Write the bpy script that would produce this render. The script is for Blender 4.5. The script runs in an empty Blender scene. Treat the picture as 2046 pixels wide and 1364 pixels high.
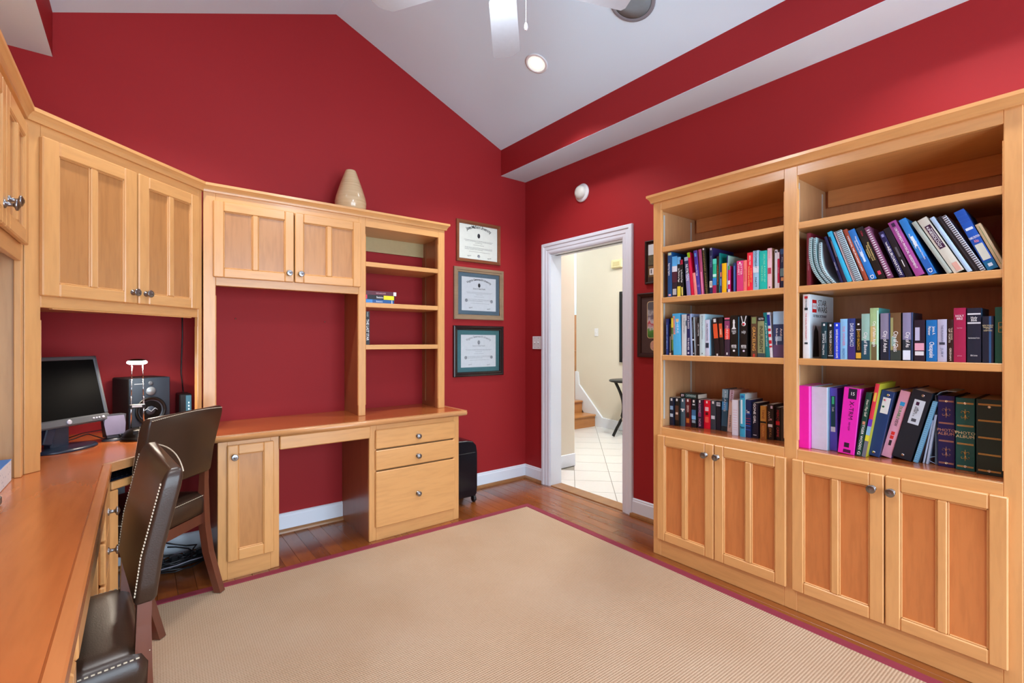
import bpy, math, random
from mathutils import Matrix, Vector
PI = math.pi
S = bpy.context.scene
COL = S.collection

# ------------------------------------------------------------------ camera
cam_data = bpy.data.cameras.new('camera')
cam_data.sensor_width = 36.0
cam_data.lens = 954.0 / 2046.0 * 36.0
cam_data.clip_start = 0.02
cam = bpy.data.objects.new('camera', cam_data)
COL.objects.link(cam)
cam.location = (0, 0, 1.263)
cam.rotation_euler = (PI / 2, 0, math.radians(51.976 - 90))
S.camera = cam

# ------------------------------------------------------------------ sky and exposure
world = bpy.data.worlds.new('sky')
S.world = world
world.use_nodes = True
wn = world.node_tree.nodes
bgn = wn['Background']
bgn.inputs['Color'].default_value = (0.70, 0.86, 1.0, 1)
bgn.inputs['Strength'].default_value = 12.5
S.view_settings.view_transform = 'Standard'
S.view_settings.look = 'None'
S.view_settings.gamma = 1.0
S.view_settings.use_curve_mapping = False
S.view_settings.exposure = 0.0

CAN_POWER = 78.0
FAN_POWER = 20.0
HALL_POWER = 85.0


def lamp(name, kind, loc, power, color=(1, 1, 1), rot=(0, 0, 0), **k):
    d = bpy.data.lights.new(name, kind)
    d.energy = power
    d.color = color
    for a, v in k.items():
        if a == 'portal':
            d.cycles.is_portal = v
        else:
            setattr(d, a, v)
    o = bpy.data.objects.new(name, d)
    o.location = loc
    o.rotation_euler = rot
    COL.objects.link(o)
    return o


# openings in the wall behind the camera let the sky in (portals only guide the sampling)
BACK_Y = -2.3
WINS = [(-0.45, 0.98, 0.12, 2.45), (1.22, 2.65, 0.12, 2.45)]
for x0, x1, z0, z1 in WINS:
    lamp('window_portal', 'AREA', ((x0 + x1) / 2, BACK_Y - 0.14, (z0 + z1) / 2), 1.0,
         rot=(PI / 2, 0, 0), shape='RECTANGLE', size=x1 - x0, size_y=z1 - z0, portal=True)


# ------------------------------------------------------------------ mesh helpers
class MB:
    def __init__(s):
        s.v = []; s.f = []; s.mi = []; s.sm = []

    def add(s, vs, fs, M=None, mi=0, smooth=False):
        n = len(s.v)
        for p in vs:
            p = Vector(p)
            if M is not None:
                p = M @ p
            s.v.append(tuple(p))
        for f in fs:
            s.f.append([i + n for i in f]); s.mi.append(mi); s.sm.append(smooth)
        return s

    def box(s, a, b, bev=0.0, M=None, mi=0):
        x0, y0, z0 = [min(a[i], b[i]) for i in range(3)]
        x1, y1, z1 = [max(a[i], b[i]) for i in range(3)]
        if bev <= 0:
            vs = [(x0, y0, z0), (x1, y0, z0), (x1, y1, z0), (x0, y1, z0), (x0, y0, z1), (x1, y0, z1), (x1, y1, z1), (x0, y1, z1)]
            fs = [(0, 3, 2, 1), (4, 5, 6, 7), (0, 1, 5, 4), (1, 2, 6, 5), (2, 3, 7, 6), (3, 0, 4, 7)]
            return s.add(vs, fs, M, mi)
        c = min(bev, (x1 - x0) * .45, (y1 - y0) * .45, (z1 - z0) * .45)
        vs = []; idx = {}
        for sx in (0, 1):
            for sy in (0, 1):
                for sz in (0, 1):
                    X, Y, Z = (x0, x1)[sx], (y0, y1)[sy], (z0, z1)[sz]
                    dx, dy, dz = (c, -c)[sx], (c, -c)[sy], (c, -c)[sz]
                    idx[sx, sy, sz] = len(vs)
                    vs += [(X, Y + dy, Z + dz), (X + dx, Y, Z + dz), (X + dx, Y + dy, Z)]
        I = lambda sx, sy, sz, k: idx[sx, sy, sz] + k
        fs = []
        for sx in (0, 1):
            q = [I(sx, 0, 0, 0), I(sx, 1, 0, 0), I(sx, 1, 1, 0), I(sx, 0, 1, 0)]
            fs.append(q if sx else q[::-1])
        for sy in (0, 1):
            q = [I(0, sy, 0, 1), I(0, sy, 1, 1), I(1, sy, 1, 1), I(1, sy, 0, 1)]
            fs.append(q if sy else q[::-1])
        for sz in (0, 1):
            q = [I(0, 0, sz, 2), I(1, 0, sz, 2), I(1, 1, sz, 2), I(0, 1, sz, 2)]
            fs.append(q if sz else q[::-1])

        def orient(q):
            ctr = Vector(((x0 + x1) / 2, (y0 + y1) / 2, (z0 + z1) / 2))
            p = [Vector(vs[i]) for i in q]
            n = (p[1] - p[0]).cross(p[2] - p[0])
            m = sum(p, Vector()) / len(p) - ctr
            return q if n.dot(m) > 0 else q[::-1]
        for a_ in (0, 1):
            for b_ in (0, 1):
                fs.append(orient([I(a_, b_, 0, 0), I(a_, b_, 1, 0), I(a_, b_, 1, 1), I(a_, b_, 0, 1)]))
                fs.append(orient([I(a_, 0, b_, 0), I(a_, 1, b_, 0), I(a_, 1, b_, 2), I(a_, 0, b_, 2)]))
                fs.append(orient([I(0, a_, b_, 1), I(1, a_, b_, 1), I(1, a_, b_, 2), I(0, a_, b_, 2)]))
        for k in idx:
            fs.append(orient([idx[k], idx[k] + 1, idx[k] + 2]))
        return s.add(vs, [orient(f) for f in fs], M, mi)

    def prism(s, pts, z0, z1, M=None, mi=0):
        """polygon in xy (counter-clockwise) extruded z0..z1"""
        n = len(pts)
        a = sum(pts[i][0] * pts[(i + 1) % n][1] - pts[(i + 1) % n][0] * pts[i][1] for i in range(n))
        if a < 0:
            pts = pts[::-1]
        vs = [(p[0], p[1], z0) for p in pts] + [(p[0], p[1], z1) for p in pts]
        fs = [list(range(n))[::-1], list(range(n, 2 * n))]
        for i in range(n):
            j = (i + 1) % n
            fs.append([i, j, j + n, i + n])
        return s.add(vs, fs, M, mi)

    def lathe(s, prof, n=24, M=None, mi=0, smooth=True, cap=True):
        """prof: list of (r, z) bottom to top about z"""
        vs = []; fs = []
        for r, z in prof:
            for i in range(n):
                a = 2 * PI * i / n
                vs.append((r * math.cos(a), r * math.sin(a), z))
        for k in range(len(prof) - 1):
            for i in range(n):
                j = (i + 1) % n
                fs.append([k * n + i, k * n + j, (k + 1) * n + j, (k + 1) * n + i])
        s.add(vs, fs, M, mi, smooth)
        if cap:
            if prof[0][0] > 1e-5:
                s.add([vs[i] for i in range(n)], [list(range(n))[::-1]], M, mi)
            if prof[-1][0] > 1e-5:
                o = (len(prof) - 1) * n
                s.add([vs[o + i] for i in range(n)], [list(range(n))], M, mi)
        return s

    def loft(s, rings, M=None, mi=0, smooth=True, cap=True):
        """rings: equal-length closed loops of points"""
        n = len(rings[0]); vs = [p for r in rings for p in r]; fs = []
        for k in range(len(rings) - 1):
            for i in range(n):
                j = (i + 1) % n
                fs.append([k * n + i, k * n + j, (k + 1) * n + j, (k + 1) * n + i])
        if cap:
            fs.append(list(range(n))[::-1]); fs.append([(len(rings) - 1) * n + i for i in range(n)])
        return s.add(vs, fs, M, mi, smooth)

    def tube(s, pts, r, n=8, M=None, mi=0, smooth=True):
        pts = [Vector(p) for p in pts]
        rings = []; up = Vector((0, 0, 1))
        for i, p in enumerate(pts):
            t = (pts[min(i + 1, len(pts) - 1)] - pts[max(i - 1, 0)]).normalized()
            ref = up if abs(t.dot(up)) < .95 else Vector((1, 0, 0))
            u = t.cross(ref).normalized(); w = u.cross(t).normalized()
            rr = r[i] if isinstance(r, (list, tuple)) else r
            rings.append([tuple(p + (u * math.cos(2 * PI * k / n) + w * math.sin(2 * PI * k / n)) * rr) for k in range(n)])
        return s.loft([q[::-1] for q in rings], M, mi, smooth)

    def obj(s, name, mats, parent=None, loc=None, rot=None):
        me = bpy.data.meshes.new(name)
        me.from_pydata(s.v, [], s.f)
        if not isinstance(mats, (list, tuple)):
            mats = [mats]
        for m in mats:
            me.materials.append(m)
        me.polygons.foreach_set('material_index', s.mi)
        me.polygons.foreach_set('use_smooth', s.sm)
        me.update()
        o = bpy.data.objects.new(name, me)
        COL.objects.link(o)
        if parent is not None:
            o.parent = parent
        if loc is not None:
            o.location = loc
        if rot is not None:
            o.rotation_euler = rot
        return o


def tag(o, label, cat, group=None, kind=None):
    o['label'] = label; o['category'] = cat
    if group: o['group'] = group
    if kind: o['kind'] = kind
    return o


def thing(name, label, cat, loc=(0, 0, 0), rot=(0, 0, 0), group=None):
    o = bpy.data.objects.new(name, None)
    o.empty_display_size = .1
    COL.objects.link(o)
    o.location = loc
    o.rotation_euler = rot if isinstance(rot, (tuple, list)) else (0, 0, rot)
    return tag(o, label, cat, group)


def struct(o):
    o['kind'] = 'structure'
    return o


def dup(root, loc=None, rot=None, label=None):
    r = root.copy(); COL.objects.link(r)
    if loc is not None: r.location = loc
    if rot is not None: r.rotation_euler = rot
    if label: r['label'] = label
    for ch in list(root.children):
        c = ch.copy(); COL.objects.link(c); c.parent = r
        for g in ch.children:
            d = g.copy(); COL.objects.link(d); d.parent = c
    return r


def text(body, mat, parent, M, size, width=None, name='lettering', align='CENTER', ext=0.0002, sx=None, bold=0.0):
    """raised lettering; M places its xy plane (x reading direction, y up)"""
    cu = bpy.data.curves.new(name, 'FONT')
    cu.body = body
    cu.size = size
    cu.align_x = align; cu.align_y = 'CENTER'
    cu.extrude = ext
    cu.resolution_u = 2
    cu.offset = bold
    cu.materials.append(mat)
    o = bpy.data.objects.new(name, cu)
    COL.objects.link(o)
    o.parent = parent
    k = 1.0
    if width:
        k = width / (max(1, len(body)) * .56 * size)
        k = max(.35, min(1.6, k))
    if sx: k = sx
    o.matrix_local = M @ Matrix.Diagonal((k, 1, 1, 1))
    return o


# ------------------------------------------------------------------ materials
def lin(h):
    h = h.lstrip('#')
    out = []
    for i in (0, 2, 4):
        c = int(h[i:i + 2], 16) / 255
        out.append(c / 12.92 if c <= .04045 else ((c + .055) / 1.055) ** 2.4)
    return tuple(out)


def newmat(name):
    m = bpy.data.materials.new(name)
    m.use_nodes = True
    nt = m.node_tree
    return m, nt, nt.nodes['Principled BSDF']


_cache = {}


def plain(col, rough=.5, metal=0.0, name=None, noise=.06, spec=.5, emit=None, es=1.0):
    if isinstance(col, str): col = lin(col)
    key = (tuple(round(c, 4) for c in col), rough, metal, noise, spec, emit, es)
    if key in _cache: return _cache[key]
    m, nt, b = newmat(name or 'surface')
    b.inputs['Roughness'].default_value = rough
    b.inputs['Metallic'].default_value = metal
    b.inputs['Specular IOR Level'].default_value = spec
    if noise:
        tc = nt.nodes.new('ShaderNodeTexCoord')
        n = nt.nodes.new('ShaderNodeTexNoise'); n.inputs['Scale'].default_value = 45
        mp = nt.nodes.new('ShaderNodeMixRGB'); mp.blend_type = 'MIX'
        mp.inputs[1].default_value = (*[c * (1 - noise) for c in col], 1)
        mp.inputs[2].default_value = (*[min(1, c * (1 + noise)) for c in col], 1)
        nt.links.new(tc.outputs['Object'], n.inputs['Vector'])
        nt.links.new(n.outputs['Fac'], mp.inputs[0])
        nt.links.new(mp.outputs[0], b.inputs['Base Color'])
    else:
        b.inputs['Base Color'].default_value = (*col, 1)
    if emit:
        b.inputs['Emission Color'].default_value = (*emit, 1)
        b.inputs['Emission Strength'].default_value = es
    _cache[key] = m
    return m


def wood(name, dark, light, axis, rough=.33, scale=1.0, rand=0.0, coat=.25, fleck=.13):
    """procedural wood with the grain running along local axis 0/1/2"""
    m, nt, b = newmat(name)
    N = nt.nodes; Lk = nt.links
    tc = N.new('ShaderNodeTexCoord'); mp = N.new('ShaderNodeMapping')
    sc = [6.5 * scale] * 3; sc[axis] = .8 * scale
    mp.inputs['Scale'].default_value = sc
    Lk.new(tc.outputs['Object'], mp.inputs['Vector'])
    oi = N.new('ShaderNodeObjectInfo')
    ad = N.new('ShaderNodeVectorMath'); ad.operation = 'ADD'
    ml = N.new('ShaderNodeMath'); ml.operation = 'MULTIPLY'; ml.inputs[1].default_value = 37.0
    Lk.new(oi.outputs['Random'], ml.inputs[0])
    Lk.new(mp.outputs[0], ad.inputs[0]); Lk.new(ml.outputs[0], ad.inputs[1])
    n1 = N.new('ShaderNodeTexNoise'); n1.inputs['Scale'].default_value = 1.3; n1.inputs['Detail'].default_value = 6
    n1.inputs['Distortion'].default_value = .35
    Lk.new(ad.outputs[0], n1.inputs['Vector'])
    n2 = N.new('ShaderNodeTexNoise'); n2.inputs['Scale'].default_value = 9; n2.inputs['Detail'].default_value = 3
    Lk.new(ad.outputs[0], n2.inputs['Vector'])
    r = N.new('ShaderNodeValToRGB')
    r.color_ramp.elements[0].position = .22; r.color_ramp.elements[0].color = (*dark, 1)
    r.color_ramp.elements[1].position = .78; r.color_ramp.elements[1].color = (*light, 1)
    Lk.new(n1.outputs['Fac'], r.inputs[0])
    mx = N.new('ShaderNodeMixRGB'); mx.blend_type = 'MULTIPLY'; mx.inputs[0].default_value = fleck
    r2 = N.new('ShaderNodeValToRGB')
    r2.color_ramp.elements[0].position = .35; r2.color_ramp.elements[0].color = (.45, .36, .3, 1)
    r2.color_ramp.elements[1].position = .55; r2.color_ramp.elements[1].color = (1, 1, 1, 1)
    Lk.new(n2.outputs['Fac'], r2.inputs[0])
    Lk.new(r.outputs[0], mx.inputs[1]); Lk.new(r2.outputs[0], mx.inputs[2])
    last = mx.outputs[0]
    if rand:
        hs = N.new('ShaderNodeHueSaturation')
        mr = N.new('ShaderNodeMapRange'); mr.inputs['To Min'].default_value = 1 - rand; mr.inputs['To Max'].default_value = 1 + rand
        Lk.new(oi.outputs['Random'], mr.inputs['Value']); Lk.new(mr.outputs[0], hs.inputs['Value'])
        Lk.new(last, hs.inputs['Color']); last = hs.outputs[0]
    Lk.new(last, b.inputs['Base Color'])
    b.inputs['Roughness'].default_value = rough
    b.inputs['Coat Weight'].default_value = coat
    b.inputs['Coat Roughness'].default_value = .2
    bp = N.new('ShaderNodeBump'); bp.inputs['Strength'].default_value = .02; bp.inputs['Distance'].default_value = .002
    Lk.new(n2.outputs['Fac'], bp.inputs['Height']); Lk.new(bp.outputs[0], b.inputs['Normal'])
    return m


def paint(name, col, rough=.6, bump=.05, spec=.3):
    m, nt, b = newmat(name)
    N = nt.nodes; Lk = nt.links
    tc = N.new('ShaderNodeTexCoord')
    n = N.new('ShaderNodeTexNoise'); n.inputs['Scale'].default_value = 220; n.inputs['Detail'].default_value = 3
    Lk.new(tc.outputs['Object'], n.inputs['Vector'])
    b.inputs['Specular IOR Level'].default_value = spec
    n2 = N.new('ShaderNodeTexNoise'); n2.inputs['Scale'].default_value = 1.5
    Lk.new(tc.outputs['Object'], n2.inputs['Vector'])
    mx = N.new('ShaderNodeMixRGB')
    mx.inputs[1].default_value = (*[c * .95 for c in col], 1); mx.inputs[2].default_value = (*[min(1, c * 1.05) for c in col], 1)
    Lk.new(n2.outputs['Fac'], mx.inputs[0]); Lk.new(mx.outputs[0], b.inputs['Base Color'])
    b.inputs['Roughness'].default_value = rough
    bp = N.new('ShaderNodeBump'); bp.inputs['Strength'].default_value = bump; bp.inputs['Distance'].default_value = .001
    Lk.new(n.outputs['Fac'], bp.inputs['Height']); Lk.new(bp.outputs[0], b.inputs['Normal'])
    return m


RED = paint('red_wall_paint', (0.315, 0.0165, 0.0195), .6, .05, .2)
WHITE = paint('white_ceiling_paint', (0.67, 0.83, 0.95), .85)
TRIM = paint('white_trim_paint', (0.75, 0.81, 0.89), .35, .01)
CREAM = paint('cream_hall_paint', (0.68, 0.635, 0.53), .7)
WD, WL = (0.64, 0.32, 0.108), (0.71, 0.37, 0.135)
WX = wood('maple_along_width', WD, WL, 0)
WY = wood('maple_along_depth', WD, WL, 1)
WZ = wood('maple_along_height', WD, WL, 2)
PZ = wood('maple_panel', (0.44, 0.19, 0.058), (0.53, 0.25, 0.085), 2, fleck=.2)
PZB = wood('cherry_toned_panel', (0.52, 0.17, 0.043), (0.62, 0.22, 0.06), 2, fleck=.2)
SIDE = wood('maple_inside', (0.50, 0.28, 0.13), (0.62, 0.37, 0.18), 2)
TX = wood('cherry_top_along_x', (0.40, 0.10, 0.024), (0.56, 0.165, 0.042), 0, rough=.22, coat=.5)
TY = wood('cherry_top_along_y', (0.40, 0.10, 0.024), (0.56, 0.165, 0.042), 1, rough=.22, coat=.5)
EX = wood('top_edge_along_x', (0.50, 0.22, 0.08), (0.66, 0.33, 0.13), 0, rough=.3)
EY = wood('top_edge_along_y', (0.50, 0.22, 0.08), (0.66, 0.33, 0.13), 1, rough=.3)
FLOORM = wood('oak_floor_boards', (0.19, 0.052, 0.010), (0.28, 0.082, 0.017), 1, rough=.25, scale=1.2, rand=.22, coat=.4)
SHOE = wood('stained_shoe_moulding', (0.24, 0.10, 0.035), (0.36, 0.17, 0.06), 0)
NICKEL = plain((0.27, 0.27, 0.28), .28, 1.0, 'brushed_nickel', 0)
BLACKP = plain((0.012, 0.013, 0.016), .35, 0, 'black_plastic')
DARKM = plain((0.05, 0.05, 0.055), .35, .6, 'dark_metal')
CHROME = plain((0.6, 0.6, 0.62), .15, 1.0, 'chrome', 0)
WHITEP = plain((0.75, 0.76, 0.78), .4, 0, 'white_plastic')
PAGES = plain((0.62, 0.57, 0.47), .8, 0, 'paper_pages', .12)
MAHOG = wood('mahogany_legs', (0.085, 0.022, 0.012), (0.16, 0.045, 0.022), 2, rough=.3)


def leather(name, col, rough):
    m, nt, b = newmat(name)
    N = nt.nodes; Lk = nt.links
    tc = N.new('ShaderNodeTexCoord')
    v = N.new('ShaderNodeTexVoronoi'); v.inputs['Scale'].default_value = 260
    Lk.new(tc.outputs['Object'], v.inputs['Vector'])
    n = N.new('ShaderNodeTexNoise'); n.inputs['Scale'].default_value = 14
    Lk.new(tc.outputs['Object'], n.inputs['Vector'])
    mx = N.new('ShaderNodeMixRGB')
    mx.inputs[1].default_value = (*[c * .8 for c in col], 1); mx.inputs[2].default_value = (*[c * 1.2 for c in col], 1)
    Lk.new(n.outputs['Fac'], mx.inputs[0]); Lk.new(mx.outputs[0], b.inputs['Base Color'])
    b.inputs['Roughness'].default_value = rough
    bp = N.new('ShaderNodeBump'); bp.inputs['Strength'].default_value = .12; bp.inputs['Distance'].default_value = .001
    Lk.new(v.outputs['Distance'], bp.inputs['Height']); Lk.new(bp.outputs[0], b.inputs['Normal'])
    return m


LEATHER = leather('dark_brown_leather', (0.035, 0.018, 0.011), .33)


def rug_mat():
    m, nt, b = newmat('ribbed_wool_weave')
    N = nt.nodes; Lk = nt.links
    tc = N.new('ShaderNodeTexCoord')
    sp = N.new('ShaderNodeSeparateXYZ'); Lk.new(tc.outputs['Object'], sp.inputs[0])

    def sinw(sock, period, phase=None):
        a = N.new('ShaderNodeMath'); a.operation = 'MULTIPLY'; a.inputs[1].default_value = 2 * PI / period
        Lk.new(sock, a.inputs[0]); src = a.outputs[0]
        if phase is not None:
            p = N.new('ShaderNodeMath'); p.operation = 'ADD'; Lk.new(src, p.inputs[0]); Lk.new(phase, p.inputs[1]); src = p.outputs[0]
        q = N.new('ShaderNodeMath'); q.operation = 'SINE'; Lk.new(src, q.inputs[0])
        return q.outputs[0]
    rib = sinw(sp.outputs['Y'], .0104)
    stitch = sinw(sp.outputs['X'], .009)
    n = N.new('ShaderNodeTexNoise'); n.inputs['Scale'].default_value = 240; Lk.new(tc.outputs['Object'], n.inputs['Vector'])
    a1 = N.new('ShaderNodeMath'); a1.operation = 'MULTIPLY_ADD'; a1.inputs[1].default_value = .3; a1.inputs[2].default_value = .5
    Lk.new(rib, a1.inputs[0])
    a2 = N.new('ShaderNodeMath'); a2.operation = 'MULTIPLY_ADD'; a2.inputs[1].default_value = .12
    Lk.new(stitch, a2.inputs[0]); Lk.new(a1.outputs[0], a2.inputs[2])
    a3 = N.new('ShaderNodeMath'); a3.operation = 'MULTIPLY_ADD'; a3.inputs[1].default_value = .4
    Lk.new(n.outputs['Fac'], a3.inputs[0]); Lk.new(a2.outputs[0], a3.inputs[2])
    r = N.new('ShaderNodeValToRGB')
    r.color_ramp.elements[0].position = .2; r.color_ramp.elements[0].color = (0.27, 0.17, 0.10, 1)
    r.color_ramp.elements[1].position = .85; r.color_ramp.elements[1].color = (0.50, 0.37, 0.26, 1)
    Lk.new(a3.outputs[0], r.inputs[0])
    big = N.new('ShaderNodeTexNoise'); big.inputs['Scale'].default_value = 1.7; big.inputs['Detail'].default_value = 3
    Lk.new(tc.outputs['Object'], big.inputs['Vector'])
    r2 = N.new('ShaderNodeValToRGB')
    r2.color_ramp.elements[0].position = .35; r2.color_ramp.elements[0].color = (.9, .84, .78, 1)
    r2.color_ramp.elements[1].position = .65; r2.color_ramp.elements[1].color = (1, 1, 1, 1)
    Lk.new(big.outputs['Fac'], r2.inputs[0])
    mx = N.new('ShaderNodeMixRGB'); mx.blend_type = 'MULTIPLY'; mx.inputs[0].default_value = .8
    Lk.new(r.outputs[0], mx.inputs[1]); Lk.new(r2.outputs[0], mx.inputs[2])
    Lk.new(mx.outputs[0], b.inputs['Base Color'])
    b.inputs['Roughness'].default_value = .95
    b.inputs['Specular IOR Level'].default_value = .1
    bp = N.new('ShaderNodeBump'); bp.inputs['Strength'].default_value = .6; bp.inputs['Distance'].default_value = .003
    Lk.new(a3.outputs[0], bp.inputs['Height']); Lk.new(bp.outputs[0], b.inputs['Normal'])
    return m


def glass_mat():
    m, nt, b = newmat('picture_glass')
    b.inputs['Base Color'].default_value = (1, 1, 1, 1)
    b.inputs['Roughness'].default_value = .03
    b.inputs['Transmission Weight'].default_value = 1.0
    b.inputs['IOR'].default_value = 1.05
    b.inputs['Specular IOR Level'].default_value = 1.0
    return m


def emis(name, col, s):
    m = bpy.data.materials.new(name); m.use_nodes = True
    nt = m.node_tree; nt.nodes.clear()
    e = nt.nodes.new('ShaderNodeEmission'); e.inputs[0].default_value = (*col, 1); e.inputs[1].default_value = s
    o = nt.nodes.new('ShaderNodeOutputMaterial'); nt.links.new(e.outputs[0], o.inputs[0])
    return m


def Rx(a): return Matrix.Rotation(a, 4, 'X')
def Ry(a): return Matrix.Rotation(a, 4, 'Y')
def Rz(a): return Matrix.Rotation(a, 4, 'Z')
def T(x, y, z): return Matrix.Translation((x, y, z))
FRONT = Rx(PI / 2)                       # text / lathe facing local -y
# ================================================================== SETTING
XL, XR, YB = -0.67, 2.84, 3.43
PEAKX, PEAKZ, EAVEZ, RIS = 1.102, 3.578, 2.975, 1.455
SOFZ = 2.744
slope = (PEAKZ - EAVEZ) / RIS


def ceil_z(x): return PEAKZ - slope * abs(x - PEAKX)


# floor: boards running away along y, each its own piece
floor = struct(MB().box((XL - .1, BACK_Y - .1, -.06), (XR + .124, YB + .1, -.014)).obj('floor', FLOORM))
random.seed(5)
BW = .0825
meshes = {}
nb = int(math.ceil((XR - XL) / BW))
for i in range(nb):
    x0 = XL + i * BW
    w = min(BW, XR - x0)
    y = BACK_Y - random.random() * .5
    while y < YB:
        ln = random.choice((.9, 1.15, 1.4, 1.65))
        ya, yb = max(y, BACK_Y), min(y + ln, YB)
        y += ln
        if yb - ya < .04: continue
        key = (round(w, 4), round(yb - ya, 3))
        if key not in meshes:
            o = MB().box((.0004, .0004, -.014), (w - .0004, yb - ya - .0004, 0), .0012).obj('plank', FLOORM, floor)
            meshes[key] = o.data
        else:
            o = bpy.data.objects.new('plank', meshes[key]); COL.objects.link(o); o.parent = floor
        o.location = (x0, ya, 0)

# back wall with the gable, right wall with the doorway, left wall, wall with the windows
zt = PEAKZ + .15
mb = MB()
mb.prism([(XL - .12, -.06), (XR + .124, -.06), (XR + .124, 3.1), (PEAKX, zt), (XL - .12, 3.1)], 0, .12, M=T(0, YB + .12, 0) @ FRONT)
struct(mb.obj('wall_back', RED))
DY0, DY1, DZ = 2.294, 3.081, 2.022
mb = MB()
mb.box((XR, BACK_Y, -.06), (XR + .124, DY0 - .02, 3.05))
mb.box((XR, DY1 + .02, -.06), (XR + .124, YB, 3.05))
mb.box((XR, DY0 - .02, DZ + .02), (XR + .124, DY1 + .02, 3.05))
struct(mb.obj('wall_right', RED))
struct(MB().box((XL - .12, BACK_Y, -.06), (XL, YB, 3.05)).obj('wall_left', RED))
mb = MB()
xs = [XL - .12] + [v for w in WINS for v in w[:2]] + [XR + .124]
for k in range(0, len(xs), 2):
    mb.box((xs[k], BACK_Y - .12, -.06), (xs[k + 1], BACK_Y, 2.5))
for x0, x1, z0, z1 in WINS:
    mb.box((x0, BACK_Y - .12, -.06), (x1, BACK_Y, z0)); mb.box((x0, BACK_Y - .12, z1), (x1, BACK_Y, 2.5))
mb.prism([(XL - .12, 2.5), (XR + .124, 2.5), (XR + .124, 3.1), (PEAKX, zt), (XL - .12, 3.1)], 0, .12, M=T(0, BACK_Y, 0) @ FRONT)
struct(mb.obj('wall_front', RED))
for n, (x0, x1, z0, z1) in enumerate(WINS):
    mb = MB()
    for a, b_ in (((x0, z0), (x0 + .05, z1)), ((x1 - .05, z0), (x1, z1)), ((x0, z0), (x1, z0 + .05)), ((x0, z1 - .05), (x1, z1)),
                  ((x0, (z0 + z1) / 2 - .025), (x1, (z0 + z1) / 2 + .025)), (((x0 + x1) / 2 - .012, z0), ((x0 + x1) / 2 + .012, z1))):
        mb.box((a[0], BACK_Y - .09, a[1]), (b_[0], BACK_Y - .05, b_[1]))
    w = struct(mb.obj('window_%d' % (n + 1), TRIM))
    MB().box((x0 - .08, BACK_Y, z1), (x1 + .08, BACK_Y + .02, z1 + .09), .004).box((x0 - .08, BACK_Y, z0 - .09), (x1 + .08, BACK_Y + .02, z0), .004) \
        .box((x0 - .08, BACK_Y, z0), (x0, BACK_Y + .02, z1), .004).box((x1, BACK_Y, z0), (x1 + .08, BACK_Y + .02, z1), .004).obj('casing', TRIM, w)

# vaulted ceiling with a tray edge along both long sides
mb = MB()
for sgn in (1, -1):
    xe = PEAKX + sgn * (RIS + .35)
    mb.prism([(PEAKX, PEAKZ), (xe, ceil_z(xe)), (xe, ceil_z(xe) + .12), (PEAKX, PEAKZ + .12)], BACK_Y, YB, M=Matrix(((1, 0, 0, 0), (0, 0, 1, 0), (0, 1, 0, 0), (0, 0, 0, 1))))
ceiling = struct(mb.obj('ceiling', WHITE))
RXR, RXL = PEAKX + RIS, PEAKX - RIS
for nm, xa, xb in (('right', RXR, XR), ('left', XL, RXL)):
    struct(MB().box((xa, BACK_Y, SOFZ + .0015), (xb, YB, 3.03)).obj('wall_%s_bulkhead' % nm, RED))
    struct(MB().box((xa, BACK_Y, SOFZ), (xb, YB, SOFZ + .0015)).obj('ceiling_soffit_%s' % nm, WHITE))

# baseboards and wooden shoe
def baseboard(nm, a, b_, t=.016):
    """a->b along the wall foot, room on the left of the direction"""
    a = Vector((*a, 0)); b_ = Vector((*b_, 0))
    d = (b_ - a); L = d.length; ang = math.atan2(d.y, d.x)
    M = T(a.x, a.y, 0) @ Rz(ang)
    prof = [(0, .0), (t, .0), (t, .105), (t * .75, .112), (t * .75, .12), (t * .3, .126), (0, .126)]
    mb = MB()
    rings = [[(x, p[0], p[1]) for p in prof] for x in (0, L)]
    mb.loft([r[::-1] for r in rings], M, 0, False)
    o = struct(mb.obj('baseboard_' + nm, TRIM))
    q = [(t, 0), (t + .016, 0), (t + .014, .012), (t + .006, .022), (t, .024)]
    s2 = MB(); s2.loft([[(x, p[0], p[1]) for p in q][::-1] for x in (0, L)], M, 0, False)
    s2.obj('shoe_moulding', SHOE, o)
    return o


baseboard('back', (XR, YB), (XL, YB))
baseboard('left', (XL, YB), (XL, BACK_Y))
baseboard('right_near_corner', (XR, DY1 + .095), (XR, YB))
baseboard('right', (XR, 1.735), (XR, DY0 - .087))

# ---------------------------------------------------------------- doorway
door = struct(MB().box((XR - .001, DY1, 0), (XR + .126, DY1 + .02, DZ)).box((XR - .001, DY0 - .02, 0), (XR + .126, DY0, DZ)).obj('door_1', TRIM))
MB().box((XR - .001, DY0 - .02, DZ), (XR + .126, DY1 + .02, DZ + .02)).obj('head_jamb', TRIM, door)
MB().box((XR + .05, DY0, DZ - .0015), (XR + .078, DY1, DZ - .0002)).obj('pocket_slot', BLACKP, door)


def casing_prof():
    return [(0, 0), (0, .010), (.012, .014), (.03, .014), (.036, .018), (.06, .018), (.068, .024), (.09, .024), (.094, .018), (.094, 0)]


def casing(side):
    """room side casing: left jamb, right jamb and head, mitred"""
    pr = casing_prof()
    s_ = -1 if side == 'room' else 1
    x = XR if side == 'room' else XR + .124
    pts = [(DY1 + .006, 0), (DY1 + .006, DZ + .006), (DY0 - .006, DZ + .006), (DY0 - .006, 0)]
    out = [(1, 0), (1, 1), (-1, 1), (-1, 0)]
    names = ['casing_side', 'casing_head', 'casing_side']
    for i in range(3):
        mb = MB()
        rings = []
        for k in (i, i + 1):
            rings.append([(x + s_ * h, pts[k][0] + out[k][0] * o_, pts[k][1] + out[k][1] * o_) for o_, h in pr])
        mb.loft(rings if s_ < 0 else [r[::-1] for r in rings], None, 0, False)
        mb.obj(names[i], TRIM, door)


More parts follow.
